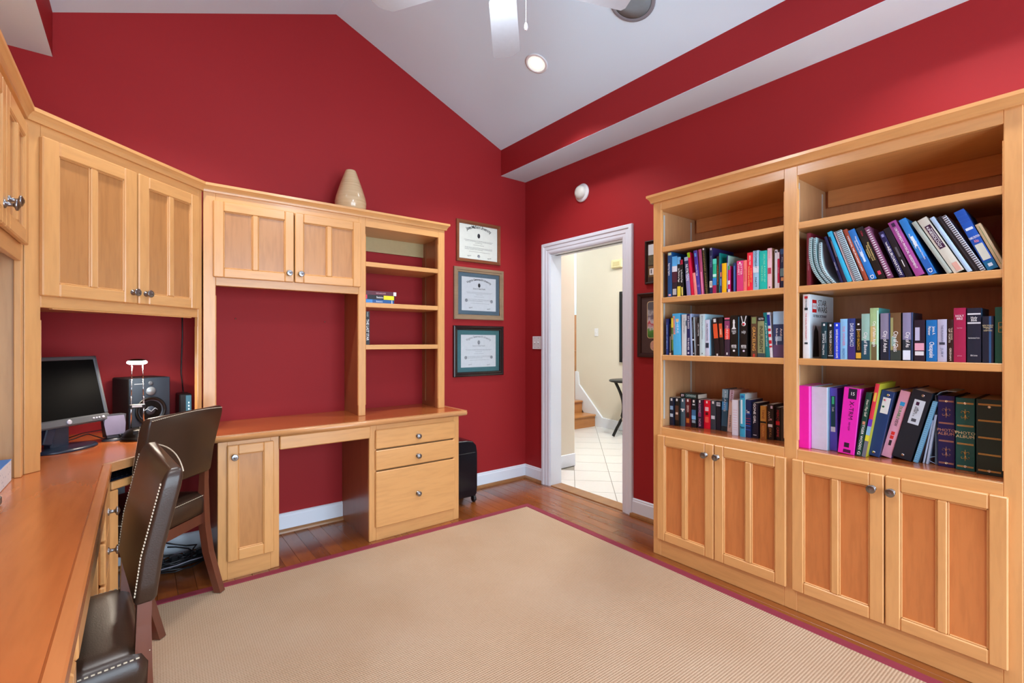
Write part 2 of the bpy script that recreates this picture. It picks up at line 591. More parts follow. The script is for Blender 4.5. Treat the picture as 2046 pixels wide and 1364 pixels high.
casing('room')
MB().box((XR - .002, DY0, -.004), (XR + .126, DY1, .006), .003).obj('threshold', SHOE, door)

# ---------------------------------------------------------------- hall beyond the door
HX = 5.40
struct(MB().box((XR + .124, 3.45, -.06), (3.508, 3.57, 3.4)).obj('wall_hall_left', CREAM))
struct(MB().box((HX, 1.2, -.06), (HX + .12, 5.27, 3.4)).obj('wall_hall_far', CREAM))
struct(MB().box((XR + .124, 1.1, -.06), (HX + .12, 1.2, 3.4)).obj('wall_hall_right', CREAM))
struct(MB().box((3.39, 7.2, -.06), (7.8, 7.3, 3.4)).obj('wall_hall_end', paint('white_far_wall', (.75, .76, .76))))
struct(MB().box((7.7, 3.4, -.06), (7.8, 7.2, 3.4)).obj('wall_hall_beyond', paint('white_beyond_wall', (.75, .76, .76))))
struct(MB().box((3.39, 3.57, -.06), (3.508, 7.2, 3.4)).obj('wall_hall_side', CREAM))
struct(MB().box((XR + .0, 1.1, 3.4), (7.8, 7.3, 3.46)).obj('ceiling_hall', WHITE))
hf = struct(MB().box((XR + .124, 1.2, -.05), (7.7, 7.2, -.006)).obj('floor_hall', plain('#8f8a80', .8, 0, 'tile_grout')))
TILE = plain((.70, .69, .66), .25, 0, 'white_ceramic_tile', .04)


def clip(poly, x0, x1, y0, y1):
    for ax, v, keep in ((0, x0, 1), (0, x1, -1), (1, y0, 1), (1, y1, -1)):
        out = []
        for i in range(len(poly)):
            p, q = poly[i], poly[(i + 1) % len(poly)]
            ip, iq = (p[ax] - v) * keep >= 0, (q[ax] - v) * keep >= 0
            if ip: out.append(p)
            if ip != iq:
                t = (v - p[ax]) / (q[ax] - p[ax])
                out.append((p[0] + t * (q[0] - p[0]), p[1] + t * (q[1] - p[1])))
        poly = out
        if len(poly) < 3: return []
    return poly


TS = .33; g = .0025
for i in range(-8, 12):
    for j in range(4, 28):
        u0, v0 = i * TS + .52 / math.sqrt(2), j * TS + .1
        c = [(u0 + g, v0 + g), (u0 + TS - g, v0 + g), (u0 + TS - g, v0 + TS - g), (u0 + g, v0 + TS - g)]
        P_ = [((v + u) / math.sqrt(2), (v - u) / math.sqrt(2)) for u, v in c]
        P_ = clip(P_, XR + .127, HX, 2.0, 4.86)
        P_ = [p for p in P_]
        if len(P_) < 3: continue
        cx = sum(p[0] for p in P_) / len(P_); cy = sum(p[1] for p in P_) / len(P_)
        if cx < 3.52 and cy > 3.44: continue
        MB().prism(P_, -.006, .0).obj('tile', TILE, hf)
o = struct(MB().box((XR + .14, 3.434, 0), (3.508, 3.45, .126), .004).obj('baseboard_hall_left', TRIM))
struct(MB().box((HX - .016, 1.2, 0), (HX, 4.42, .126), .004).obj('baseboard_hall_far', TRIM))
# skirt board climbing the stair wall
sk = [(4.42, 0), (4.86, 0), (5.27, .34), (5.27, .80), (5.215, .79), (5.19, .60), (4.72, .14), (4.42, .126)]
M_ = Matrix(((0, 0, 1, HX - .03), (1, 0, 0, 0), (0, 1, 0, 0), (0, 0, 0, 1)))
struct(MB().prism(sk, 0, .03, M=M_).obj('trim_stair_skirt', TRIM))
STAIRW = wood('stair_oak', (0.42, 0.16, 0.04), (0.56, 0.25, 0.075), 0, rough=.3)
st = thing('staircase', 'honey oak staircase with two open steps seen beyond the doorway', 'staircase', (4.40, 4.85, 0))
for k in range(4):
    MB().box((0, k * .265, 0 if k == 0 else k * .18 - .02), (.965, k * .265 + .27, (k + 1) * .18 - .028)).obj('riser', STAIRW, st)
    MB().box((0, k * .265 - .025, (k + 1) * .18 - .028), (.965, (k + 1) * .265 + .005, (k + 1) * .18), .008).obj('tread', STAIRW, st)
st2 = thing('upper_stair_flight', 'far flight of oak steps glimpsed at the left end of the hall wall', 'staircase', (5.9, 5.6, 0))
for k in range(5):
    MB().box((k * .2, 0, 0), (1.6, 1.2, .93 + (k + 1) * .17), 0).obj('step', STAIRW, st2)
hr = thing('stair_handrail', 'oak handrail with white balusters glimpsed beside the hall wall', 'handrail', (5.62, 5.36, .0))
MB().tube([(-.05, -.05, 1.75), (.22, .15, 2.0)], .03).obj('rail', STAIRW, hr)
for k in range(3):
    MB().box((k * .09 - .05, k * .07 - .06, 0), (k * .09 - .02, k * .07 - .03, 1.76 + k * .08)).obj('baluster', TRIM, hr)

IRON = plain((.012, .012, .012), .4, .4, 'black_iron')
tb = thing('console_table', 'small round black iron table with scrolled legs against the cream hall wall', 'table', (5.12, 4.02, 0))
MB().lathe([(.0, .728), (.25, .728), (.268, .735), (.268, .75), (.26, .757), (0, .757)], 32).obj('tabletop', IRON, tb)
for k in range(3):
    a = math.radians(146 + 120 * k)
    pts = []
    for t in range(15):
        u = t / 14
        r_ = .20 - .13 * math.sin(u * PI) + .03 * u
        if u > .85: r_ = .17 + (u - .85) * .35
        pts.append((math.cos(a) * r_, math.sin(a) * r_, .73 * (1 - u) + .014))
    MB().tube(pts, .02).obj('leg', IRON, tb)
mr = thing('hall_mirror', 'black framed mirror on the far hall wall, only its edge in view', 'mirror', (HX, 4.0, 1.47))
MB().box((-.03, .36, -.5), (-.0005, .40, .5), .004).box((-.03, -.4, -.5), (-.0005, -.36, .5), .004).box((-.03, -.36, .46), (-.0005, .36, .5), .004) \
    .box((-.03, -.36, -.5), (-.0005, .36, -.46), .004).obj('frame', IRON, mr)
MB().box((-.015, -.36, -.46), (-.001, .36, .46)).obj('mirror_glass', plain((.7, .7, .7), .03, 1, 'mirror_silver', 0), mr)
ch = thing('door_chime', 'cream door chime box high on the hall wall', 'chime', (HX, 4.44, 2.37))
MB().box((-.05, -.1, -.06), (-.0005, .1, .06), .012).obj('cover', plain('#e0d6a8', .5), ch)
MB().box((-.053, -.06, -.03), (-.049, .06, .03), .002).obj('grille', plain('#c9bd8c', .5), ch)
hs = thing('hall_switch', 'white single light switch on the cream hall wall', 'switch', (HX, 4.85, 1.4))
MB().box((-.007, -.037, -.06), (-.0005, .037, .06), .003).obj('plate', WHITEP, hs)
MB().box((-.016, -.005, -.012), (-.006, .005, .012), .002).obj('toggle', WHITEP, hs)
hl = thing('added_hall_lamp', 'added round ceiling lamp, unseen, brightening the hall beyond the doorway', 'lamp', (4.25, 3.0, 3.4))  # added out of view to brighten the hall
MB().lathe([(.0, -.10), (.12, -.085), (.17, -.04), (.18, -.004), (0, -.004)]).obj('diffuser', emis('added_hall_lamp_glow', (1, .97, .92), 6), hl)
MB().lathe([(.19, -.006), (.19, -.0005), (0, -.0005)]).obj('rim', WHITEP, hl)
lamp('added_hall_light', 'AREA', (4.25, 3.0, 3.28), HALL_POWER, (1, .96, .9), shape='DISK', size=.6)  # area light of the added hall lamp
lamp('stair_fill_light', 'POINT', (5.0, 6.2, 3.0), HALL_POWER * .6, (1, .97, .95), shadow_soft_size=.2)  # unseen fill light by the stairs, without a lamp body

# ================================================================== RUG
rug = thing('area_rug', 'large beige ribbed rug bound in dark red, covering the middle of the floor', 'rug', (2.372, 2.835, 0), math.radians(-1.0))
RWX, RWY = -2.43, -2.7
MB().box((RWX + .05, RWY + .05, .0015), (-.05, -.05, .011), .002).obj('weave', rug_mat(), rug)
BURG = plain((.21, .017, .036), .85, 0, 'burgundy_binding', .15)
for a, b_ in (((RWX, -.05), (0, 0)), ((RWX, RWY), (0, RWY + .05)), ((RWX, RWY + .05), (RWX + .05, -.05)), ((-.05, RWY + .05), (0, -.05))):
    MB().box((*a, .0008), (*b_, .0125), .004).obj('binding', BURG, rug)
# ================================================================== FITTED FURNITURE
def knob_mb():
    mb = MB()
    prof = [(.013, 0), (.013, .003), (.007, .006), (.0055, .018), (.008, .021), (.0165, .024), (.017, .028), (.0145, .0305), (.013, .0295),
            (.0105, .0325), (.009, .0315), (.005, .035), (0, .0355)]
    return mb.lathe(prof, 20, FRONT)


_knob = None


def knob(parent, x, y, z):
    """nickel knob on a front whose face is at local y"""
    global _knob
    if _knob is None:
        o = knob_mb().obj('knob', NICKEL, parent); _knob = o.data
    else:
        o = bpy.data.objects.new('knob', _knob); COL.objects.link(o); o.parent = parent
    o.location = (x, y, z)
    return o


def door(parent, x0, x1, z0, z1, kx=None, kz=None, n=2, stile=.05, top=.056, bot=.052, mid=.03, y=0.0, t=.02, name='door', pm=None):
    """shaker door; the frame is built as butted members with eased edges, panels recessed"""
    mb = MB(); b_ = .004
    yb = y - .0005
    mb.box((x0, y - t, z0), (x0 + stile, yb, z1), b_, mi=1).box((x1 - stile, y - t, z0), (x1, yb, z1), b_, mi=1)
    mb.box((x0 + stile, y - t, z1 - top), (x1 - stile, yb, z1), b_).box((x0 + stile, y - t, z0), (x1 - stile, yb, z0 + bot), b_)
    xs = [x0 + stile]
    pw = (x1 - x0 - 2 * stile - mid * (n - 1)) / n
    for k in range(n - 1):
        xm = x0 + stile + (k + 1) * pw + k * mid
        mb.box((xm, y - t, z0 + bot), (xm + mid, yb, z1 - top), b_, mi=1)
        xs.append(xm + mid)
    # inner sticking: thin bevelled strips round each panel
    for xa in xs:
        za, zb_ = z0 + bot, z1 - top; w = .005
        for q in (((xa, za), (xa + w, zb_)), ((xa + pw - w, za), (xa + pw, zb_))):
            mb.box((q[0][0], y - t + .005, q[0][1]), (q[1][0], yb - .004, q[1][1]), .002, mi=1)
        for q in (((xa + w, za), (xa + pw - w, za + w)), ((xa + w, zb_ - w), (xa + pw - w, zb_))):
            mb.box((q[0][0], y - t + .005, q[0][1]), (q[1][0], yb - .004, q[1][1]), .002)
    d = mb.obj(name, [WX, WZ], parent)
    for xa in xs:
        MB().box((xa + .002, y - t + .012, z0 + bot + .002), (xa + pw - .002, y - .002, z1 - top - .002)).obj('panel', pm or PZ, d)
    if kx is not None:
        knob(d, kx, y - t, kz)
    return d


def drawer(parent, x0, x1, z0, z1, y=0.0, t=.02, k=True, name='drawer'):
    d = MB().box((x0, y - t, z0), (x1, y - .0005, z1), .005).obj(name, WX, parent)
    if k: knob(d, (x0 + x1) / 2, y - t, (z0 + z1) / 2 - .008)
    return d


CP = [(.0, 2.088), (.012, 2.088), (.014, 2.098), (.018, 2.106), (.026, 2.116), (.031, 2.120), (.031, 2.134), (-.02, 2.134), (-.02, 2.088)]


def crown(parent, x0, x1, kl, kr, left_return=0.0, right_return=0.0, dz=0.0):
    """moulding along local x at y=0 (outwards is -y); kl/kr shift of the ends per unit of projection"""
    mb = MB()
    r = [[(x0 + p[0] * kl, -p[0], p[1] + dz) for p in CP], [(x1 + p[0] * kr, -p[0], p[1] + dz) for p in CP]]
    mb.loft(r, None, 0, False)
    if right_return:
        r = [[(x1 + p[0], -p[0], p[1] + dz) for p in CP], [(x1 + p[0], right_return, p[1] + dz) for p in CP]]
        mb.loft(r, None, 0, False)
    if left_return:
        r = [[(x0 - p[0], left_return, p[1] + dz) for p in CP], [(x0 - p[0], -p[0], p[1] + dz) for p in CP]]
        mb.loft(r, None, 0, False)
    return mb.obj('crown_moulding', WX, parent)


# ---------------------------------------------------------------- tall bookcase on the right wall
bc = thing('bookcase', 'tall maple bookcase with two columns of open shelves above four panelled doors', 'bookcase', (2.43, 1.732, 0), -PI / 2)
BWD, BD = 1.518, .409
for xa, xb in ((0, .053), (.736, .793), (1.470, 1.518)):
    mb = MB().box((xa, -.0005, 0), (xb, .02, 2.107), .002)
    if xa: mb.box((xa - .003, .0, .80), (xa, .018, 1.98), .0015)
    if xb < 1.5: mb.box((xb, .0, .80), (xb + .003, .018, 1.98), .0015)
    mb.obj('stile', WZ, bc)
for xa, xb in ((.053, .736), (.793, 1.470)):
    MB().box((xa, 0, 2.04), (xb, .02, 2.107), .0015).obj('top_rail', WX, bc)
    MB().box((xa, 0, .70), (xb, .02, .757), .0015).obj('middle_rail', WX, bc)
    MB().box((xa, 0, 0), (xb, .02, .115), .0015).obj('toe_rail', WX, bc)
    MB().box((xa - (.0175 if xa < .1 else .0152), .0205, .735), (xb + (.0 if xb < 1 else .007), BD - .0125, .757), .001).obj('counter_shelf', TX, bc)
    for z in (1.184, 1.5215, 1.82):
        MB().box((xa - (.0175 if xa < .1 else .0152), .0015, z - .03), (xb, BD - .014, z), .002).obj('shelf', WX, bc)
    MB().box((xa, BD - .03, 1.955), (xb, BD - .012, 2.04), .001).obj('cleat', WX, bc)
    for x in ((.0352 if xa < .1 else .7777), (xb - .004 if xb < 1 else 1.474)):
        for y in (.05, .34):
            MB().box((x, y, .80), (x + .0025, y + .012, 2.02)).obj('shelf_standard', plain((.55, .58, .55), .4, 0, 'zinc_strip', 0), bc)
for xa, xb in ((0, .02), (.755, .774), (1.498, 1.518)):
    MB().box((xa, .02, 0), (xb, BD - .001, 2.107)).obj('side_panel', SIDE, bc)
for xa, xb in ((.736, .755), (.760, .7775), (.0205, .035), (1.4775, 1.4975)):
    MB().box((xa, .02, .7572), (xb, BD - .0125, 2.04)).obj('divider', SIDE, bc)
MB().box((.02, BD - .012, 0), (1.498, BD - .001, 2.107)).obj('back_panel', SIDE, bc)
MB().box((.02, .0205, 2.04), (1.498, BD - .0125, 2.055)).obj('top_panel', WX, bc)
MB().box((.0, .0, 2.107), (1.518, BD - .001, 2.122)).obj('top_panel', WX, bc)
crown(bc, 0, BWD, -1, 1, left_return=BD - .001, right_return=BD - .001)
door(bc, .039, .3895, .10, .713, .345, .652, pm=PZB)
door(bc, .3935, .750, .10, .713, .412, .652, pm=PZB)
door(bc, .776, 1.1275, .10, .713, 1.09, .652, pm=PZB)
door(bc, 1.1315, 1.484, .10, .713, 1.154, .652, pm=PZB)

# ---------------------------------------------------------------- worktop: one L with a 45 degree corner
TZ0, TZ1 = .735, .770
FY, FX = 2.892, -.085
CX0, CY0 = FX, 2.523
CX1 = CX0 + (FY - CY0)
wt = thing('worktop', 'continuous cherry stained desk top running round the left corner', 'worktop', (0, 0, 0))
E_ = .022
YEND = -.5
MB().prism([(CX1, FY + E_), (1.853 - E_, FY + E_), (1.853 - E_, YB - .001), (CX1, YB - .001)], TZ0, TZ1).obj('counter_section', TX, wt)
MB().prism([(XL + .001, YEND), (FX - .03, YEND), (FX - .03, CY0), (XL + .001, CY0)], TZ0, TZ1).obj('counter_section', TY, wt)
o45 = E_ * .7071
MB().prism([(XL + .001, CY0), (CX0 - .03, CY0), (CX0, CY0 + .03), (CX1, FY + .03), (CX1, YB - .001), (XL + .001, YB - .001)], TZ0, TZ1).obj('counter_section', TX, wt)
mb = MB().prism([(CX1, FY), (1.853, FY), (1.853, FY + E_), (CX1, FY + E_)], TZ0 + .004, TZ1).prism([(1.853 - E_, FY + E_), (1.853, FY + E_), (1.853, YB - .001), (1.853 - E_, YB - .001)], TZ0 + .004, TZ1)
mb.tube([(CX1 - .005, FY + .0095, TZ0 + .0165), (1.853 - .010, FY + .0095, TZ0 + .0165)], .0178, 12)
mb.tube([(1.853 - .0095, FY + .009, TZ0 + .0165), (1.853 - .0095, YB - .002, TZ0 + .0165)], .0178, 12)
mb.obj('edge_strip', EX, wt)
MB().box((FX - .03, YEND, TZ0), (FX, CY0 - .0, TZ1), .004).obj('edge_strip', wood('cherry_edge_along_y', (0.44, 0.14, 0.04), (0.60, 0.22, 0.07), 1, rough=.25, coat=.4), wt)
MB().prism([(CX0, CY0), (CX1, FY), (CX1, FY + .03), (CX0 - .03, CY0)], TZ0, TZ1).obj('edge_strip', wood('corner_edge', (0.42, 0.19, 0.07), (0.56, 0.28, 0.11), 0, rough=.35), wt)

# ---------------------------------------------------------------- base units under the back run
bA = thing('base_cabinet', 'narrow maple base cabinet with one panelled door beside the far knee space', 'cabinet', (.326, 2.92, 0))
W_ = .296
MB().box((0, .0, 0), (.045, .02, .7345), .002).obj('stile', WZ, bA)
MB().box((W_ - .045, 0, 0), (W_, .02, .7345), .002).obj('stile', WZ, bA)
MB().box((.045, 0, .70), (W_ - .045, .02, .7345)).obj('rail', WX, bA)
MB().box((.045, 0, 0), (W_ - .045, .02, .11)).obj('rail', WX, bA)
MB().box((0, .02, 0), (.018, .508, .7345)).obj('side_panel', SIDE, bA)
MB().box((W_ - .018, .02, 0), (W_, .491, .7345)).obj('side_panel', SIDE, bA)
door(bA, .042, .266, .098, .712, .073, .652, n=1, stile=.051, top=.05, bot=.058)
pd = thing('pencil_drawer', 'shallow maple apron drawer front under the worktop above the far knee space', 'drawer', (.623, 2.92, 0))
MB().box((-.001, -.02, .657), (.522, -.001, .7335), .005).obj('front_panel', WX, pd)
MB().box((.01, .0, .665), (.511, .40, .73)).obj('drawer_box', SIDE, pd)
bD = thing('drawer_cabinet', 'maple base cabinet with two shallow drawers over one deep drawer', 'cabinet', (1.143, 2.92, 0))
W_ = .658
MB().box((0, .0, 0), (.047, .02, .7345), .002).obj('stile', WZ, bD)
MB().box((W_ - .047, 0, 0), (W_, .02, .7345), .002).obj('stile', WZ, bD)
MB().box((.047, 0, .695), (W_ - .047, .02, .7345)).obj('rail', WX, bD)
MB().box((.047, 0, 0), (W_ - .047, .02, .10)).obj('rail', WX, bD)
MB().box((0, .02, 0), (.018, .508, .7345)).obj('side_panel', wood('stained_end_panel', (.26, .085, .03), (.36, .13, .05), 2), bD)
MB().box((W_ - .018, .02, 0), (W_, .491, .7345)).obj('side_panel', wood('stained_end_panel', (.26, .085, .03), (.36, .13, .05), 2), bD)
MB().box((.018, .03, .1), (W_ - .018, .49, .69)).obj('carcass', SIDE, bD)
drawer(bD, .036, .615, .582, .702)
drawer(bD, .036, .615, .447, .573)
drawer(bD, .036, .615, .083, .438)

# ---------------------------------------------------------------- hutch on the back wall
JA = (.275, 3.11); JL = (-.335, 2.50)
hA = thing('hutch', 'maple hutch on the back wall with two panelled doors and three open shelves', 'cabinet', (.275, 3.11, 0))
ox = .275
HB = .319


def hx(v): return v - ox


TP = 2.107
for a, b_ in ((.300, .338), (1.145, 1.192), (1.742, 1.795)):
    xa, xb = hx(a), hx(b_)
    if a == .300: xa = .004
    mb = MB().box((xa, 0, .7705), (xb, .02, TP), .002)
    z1 = 1.52 if a < 1 else 1.98
    if a > .3: mb.box((xa - .003, 0, .84), (xa, .018, z1), .0015)
    if a < 1.7: mb.box((xb, 0, .84), (xb + .003, .018, z1), .0015)
    mb.obj('stile', WZ, hA)
MB().box((hx(.338), 0, 2.03), (hx(1.145), .02, TP)).obj('top_rail', WX, hA)
MB().box((hx(1.192), 0, 2.03), (hx(1.742), .02, TP)).obj('top_rail', WX, hA)
MB().box((hx(.338), 0, 1.575), (hx(1.145), .02, 1.64), .002).obj('valance_rail', WX, hA)
MB().box((hx(.31), .02, .7705), (hx(.33), HB, TP)).obj('side_panel', SIDE, hA)
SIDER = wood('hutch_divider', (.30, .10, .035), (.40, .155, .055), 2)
MB().box((hx(1.160), .02, .7705), (hx(1.180), HB, TP)).obj('side_panel', SIDER, hA)
MB().box((hx(1.775), .02, .7705), (hx(1.795), HB, TP)).obj('side_panel', SIDER, hA)
MB().box((hx(1.742), .02, .7705), (hx(1.775), .05, TP)).obj('side_panel', SIDER, hA)
MB().box((hx(.33), .02, 1.60), (hx(1.16), HB, 1.618)).obj('cabinet_floor', WX, hA)
MB().box((hx(.33), HB - .01, 1.618), (hx(1.16), HB, TP)).obj('cabinet_back', SIDE, hA)
for z in (1.797, 1.524, 1.2405):
    MB().box((hx(1.18), .002, z - .031), (hx(1.775), HB - .004, z), .002).obj('shelf', WX, hA)
MB().box((hx(1.18), HB - .02, 1.925), (hx(1.775), HB - .001, 2.03)).obj('cleat', plain('#b3a275', .5), hA)
MB().box((hx(.31), .0, TP), (hx(1.795), HB, 2.122)).obj('top_panel', WX, hA)
MB().box((hx(1.18), .0205, 2.03), (hx(1.775), HB - .0205, 2.045)).obj('top_panel', WX, hA)
crown(hA, .0, hx(1.795), .4142, 1, right_return=HB)
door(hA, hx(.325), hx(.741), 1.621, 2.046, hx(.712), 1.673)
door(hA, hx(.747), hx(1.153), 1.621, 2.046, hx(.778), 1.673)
for x in (hx(1.181), hx(1.771)):
    MB().box((x, HB - .06, .80), (x + .003, HB - .048, 2.02)).obj('shelf_standard', SHOE, hA)

# ---------------------------------------------------------------- corner hutch at 45 degrees
CL = .863
hC = thing('corner_hutch', 'maple corner hutch set at an angle with two tall panelled doors above the monitor', 'cabinet', (JL[0], JL[1], 0), PI / 4)
for xa, xb in ((.003, .058), (.832, CL - .003)):
    mb = MB().box((xa, 0, .7705), (xb, .02, TP), .002)
    if xa < .1: mb.box((xb, 0, .84), (xb + .003, .018, 1.345), .0015)
    else: mb.box((xa - .003, 0, .84), (xa, .018, 1.345), .0015)
    mb.obj('stile', WZ, hC)
MB().box((.058, 0, 2.04), (.832, .02, TP)).obj('top_rail', WX, hC)
MB().box((.058, 0, 1.393), (.832, .02, 1.45), .002).box((.10, 0, 1.388), (.79, .018, 1.393), .0015).obj('valance_rail', WX, hC)
inv = (T(JL[0], JL[1], 0) @ Rz(PI / 4)).inverted()


def wpoly(pts): return [tuple((inv @ Vector((p[0], p[1], 0)))[:2]) for p in pts]


cpts = wpoly([(JL[0] - .016, JL[1] + .016), (JA[0] - .016, JA[1] + .016), (JA[0] - .016, YB - .001), (XL + .001, YB - .001), (XL + .001, JL[1] + .016)])
MB().prism(cpts, 1.415, 1.432).obj('cabinet_floor', WX, hC)
MB().prism(cpts, TP, 2.122).obj('top_panel', WX, hC)
crown(hC, 0, CL, .4142, -.4142)
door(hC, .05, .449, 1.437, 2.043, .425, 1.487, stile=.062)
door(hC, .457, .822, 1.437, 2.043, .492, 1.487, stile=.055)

# ---------------------------------------------------------------- left hutch above the left desk run (faces +x)
LL = 1.52
hL = thing('left_hutch', 'maple hutch along the left wall, its last panelled door and dark knob in view', 'cabinet', (JL[0], JL[1] - LL, 0), PI / 2)
MB().box((LL - .040, 0, .7705), (LL - .004, .02, TP), .002).obj('stile', WZ, hL)
MB().box((0, 0, .7705), (.05, .02, TP), .002).obj('stile', WZ, hL)
MB().box((.05, 0, 2.03), (LL - .04, .02, TP)).obj('top_rail', WX, hL)
MB().box((.05, 0, 1.555), (LL - .04, .02, 1.64), .002).obj('valance_rail', WX, hL)
MB().box((LL - .022, .02, .7705), (LL - .004, .333, TP)).obj('side_panel', SIDE, hL)
MB().box((0, .02, .7705), (.018, .333, TP)).obj('side_panel', SIDE, hL)
MB().box((.018, .02, 1.58), (LL - .022, .333, 1.598)).obj('cabinet_floor', WX, hL)
MB().box((.018, .323, .7705), (LL - .022, .333, TP)).obj('back_panel', SIDE, hL)
MB().box((0, 0, TP), (LL - .016, .333, 2.122)).obj('top_panel', WX, hL)
crown(hL, 0, LL, 1, -.4142, left_return=.333)
dl = [(.04, .40), (.404, .76), (.764, 1.10), (1.104, LL - .048)]
for k, (a, b_) in enumerate(dl):
    door(hL, a, b_, 1.612, 2.046, (b_ - .03) if k % 2 == 0 else (a + .028), 1.70 if k == 3 else 1.673, y=0, t=.02)

# ---------------------------------------------------------------- base units under the left run (face +x)
bL = thing('left_drawer_cabinet', 'maple drawer base under the left desk run beside the corner knee space', 'cabinet', (-.11, 2.17, 0), PI / 2)
W_ = .34
MB().box((0, 0, 0), (.03, .02, .7345), .002).obj('stile', WZ, bL)
MB().box((W_ - .03, 0, 0), (W_, .02, .7345), .002).obj('stile', WZ, bL)
MB().box((.03, 0, .70), (W_ - .03, .02, .7345)).obj('rail', WX, bL)
MB().box((.03, 0, 0), (W_ - .03, .02, .09)).obj('rail', WX, bL)
MB().box((0, .02, 0), (.018, .543, .7345)).obj('side_panel', WZ, bL)
MB().box((W_ - .018, .02, 0), (W_, .543, .7345)).obj('side_panel', WZ, bL)
MB().box((.018, .03, .09), (W_ - .018, .5, .7)).obj('carcass', SIDE, bL)
drawer(bL, .012, W_ - .012, .565, .70)
drawer(bL, .012, W_ - .012, .415, .558)
drawer(bL, .012, W_ - .012, .09, .408, k=False)
bM_ = thing('left_base_cabinet', 'maple base unit at the near end of the left desk run', 'cabinet', (-.11, YEND, 0), PI / 2)
W_ = 1.72
MB().box((0, 0, 0), (.045, .02, .7345), .002).obj('stile', WZ, bM_)
MB().box((W_ - .045, 0, 0), (W_, .02, .7345), .002).obj('stile', WZ, bM_)
MB().box((.045, 0, .69), (W_ - .045, .02, .7345)).obj('rail', WX, bM_)
MB().box((.045, 0, 0), (W_ - .045, .02, .09)).obj('rail', WX, bM_)
MB().box((0, .02, 0), (.018, .543, .7345)).obj('side_panel', SIDE, bM_)
MB().box((W_ - .018, .02, 0), (W_, .543, .7345)).obj('side_panel', SIDE, bM_)
for k in range(4):
    door(bM_, .035 + k * .414, .035 + k * .414 + .408, .10, .68, .06 + k * .414, .62)
pL = thing('left_pencil_drawer', 'shallow maple drawer under the left desk run above the near chair seat', 'drawer', (-.11, 1.224, 0), PI / 2)
MB().box((0, -.02, .655), (.94, -.001, .7335), .004).obj('front_panel', WX, pL)
MB().box((.01, 0, .665), (.93, .42, .73)).obj('drawer_box', SIDE, pL)

# keyboard tray under the corner
kt = thing('keyboard_tray', 'pull out keyboard tray with a maple lip under the corner desk', 'tray', (CX0, CY0, 0), PI / 4)
KL = math.hypot(CX1 - CX0, FY - CY0)
MB().box((.012, .012, .655), (KL - .012, .03, .688), .004).obj('lip', WX, kt)
MB().box((.03, .03, .655), (KL - .03, .32, .667)).obj('board', WX, kt)
MB().box((.02, .05, .655), (.028, .3, .7345)).obj('rail', DARKM, kt)
MB().box((KL - .028, .05, .655), (KL - .02, .3, .7345)).obj('rail', DARKM, kt)
kb = thing('keyboard', 'dark blue grey keyboard lying on the tray under the corner desk', 'keyboard', (CX0, CY0, 0), PI / 4)
MB().box((.05, .05, .6675), (KL - .05, .20, .685), .004).obj('body', plain('#20304a', .4), kb)
mb = MB()
for r_ in range(5):
    for c_ in range(18):
        mb.box((.058 + c_ * .0223, .062 + r_ * .026, .685), (.058 + c_ * .0223 + .019, .062 + r_ * .026 + .021, .691), .002)
mb.obj('keys', plain('#10151f', .4), kb)['kind'] = 'stuff'
# angled filler between the drawer base and the knee space
fl = thing('corner_filler', 'narrow maple filler post beside the corner knee space', 'cabinet', (-.108, 2.515, 0), PI / 4)
MB().box((0, .0, 0), (.06, .018, .653), .002).obj('post', WZ, fl)
# ================================================================== CHAIRS
def rrect(w, t, r, n=4):
    """rounded rectangle loop (ccw) in xy"""
    out = []
    for cx, cy, a0 in ((w / 2 - r, t / 2 - r, 0), (-w / 2 + r, t / 2 - r, 90), (-w / 2 + r, -t / 2 + r, 180), (w / 2 - r, -t / 2 + r, 270)):
        for k in range(n + 1):
            a = math.radians(a0 + 90 * k / n)
            out.append((cx + r * math.cos(a), cy + r * math.sin(a)))
    return out


STITCH = plain('#c9bda6', .7, 0, 'stitch_thread')


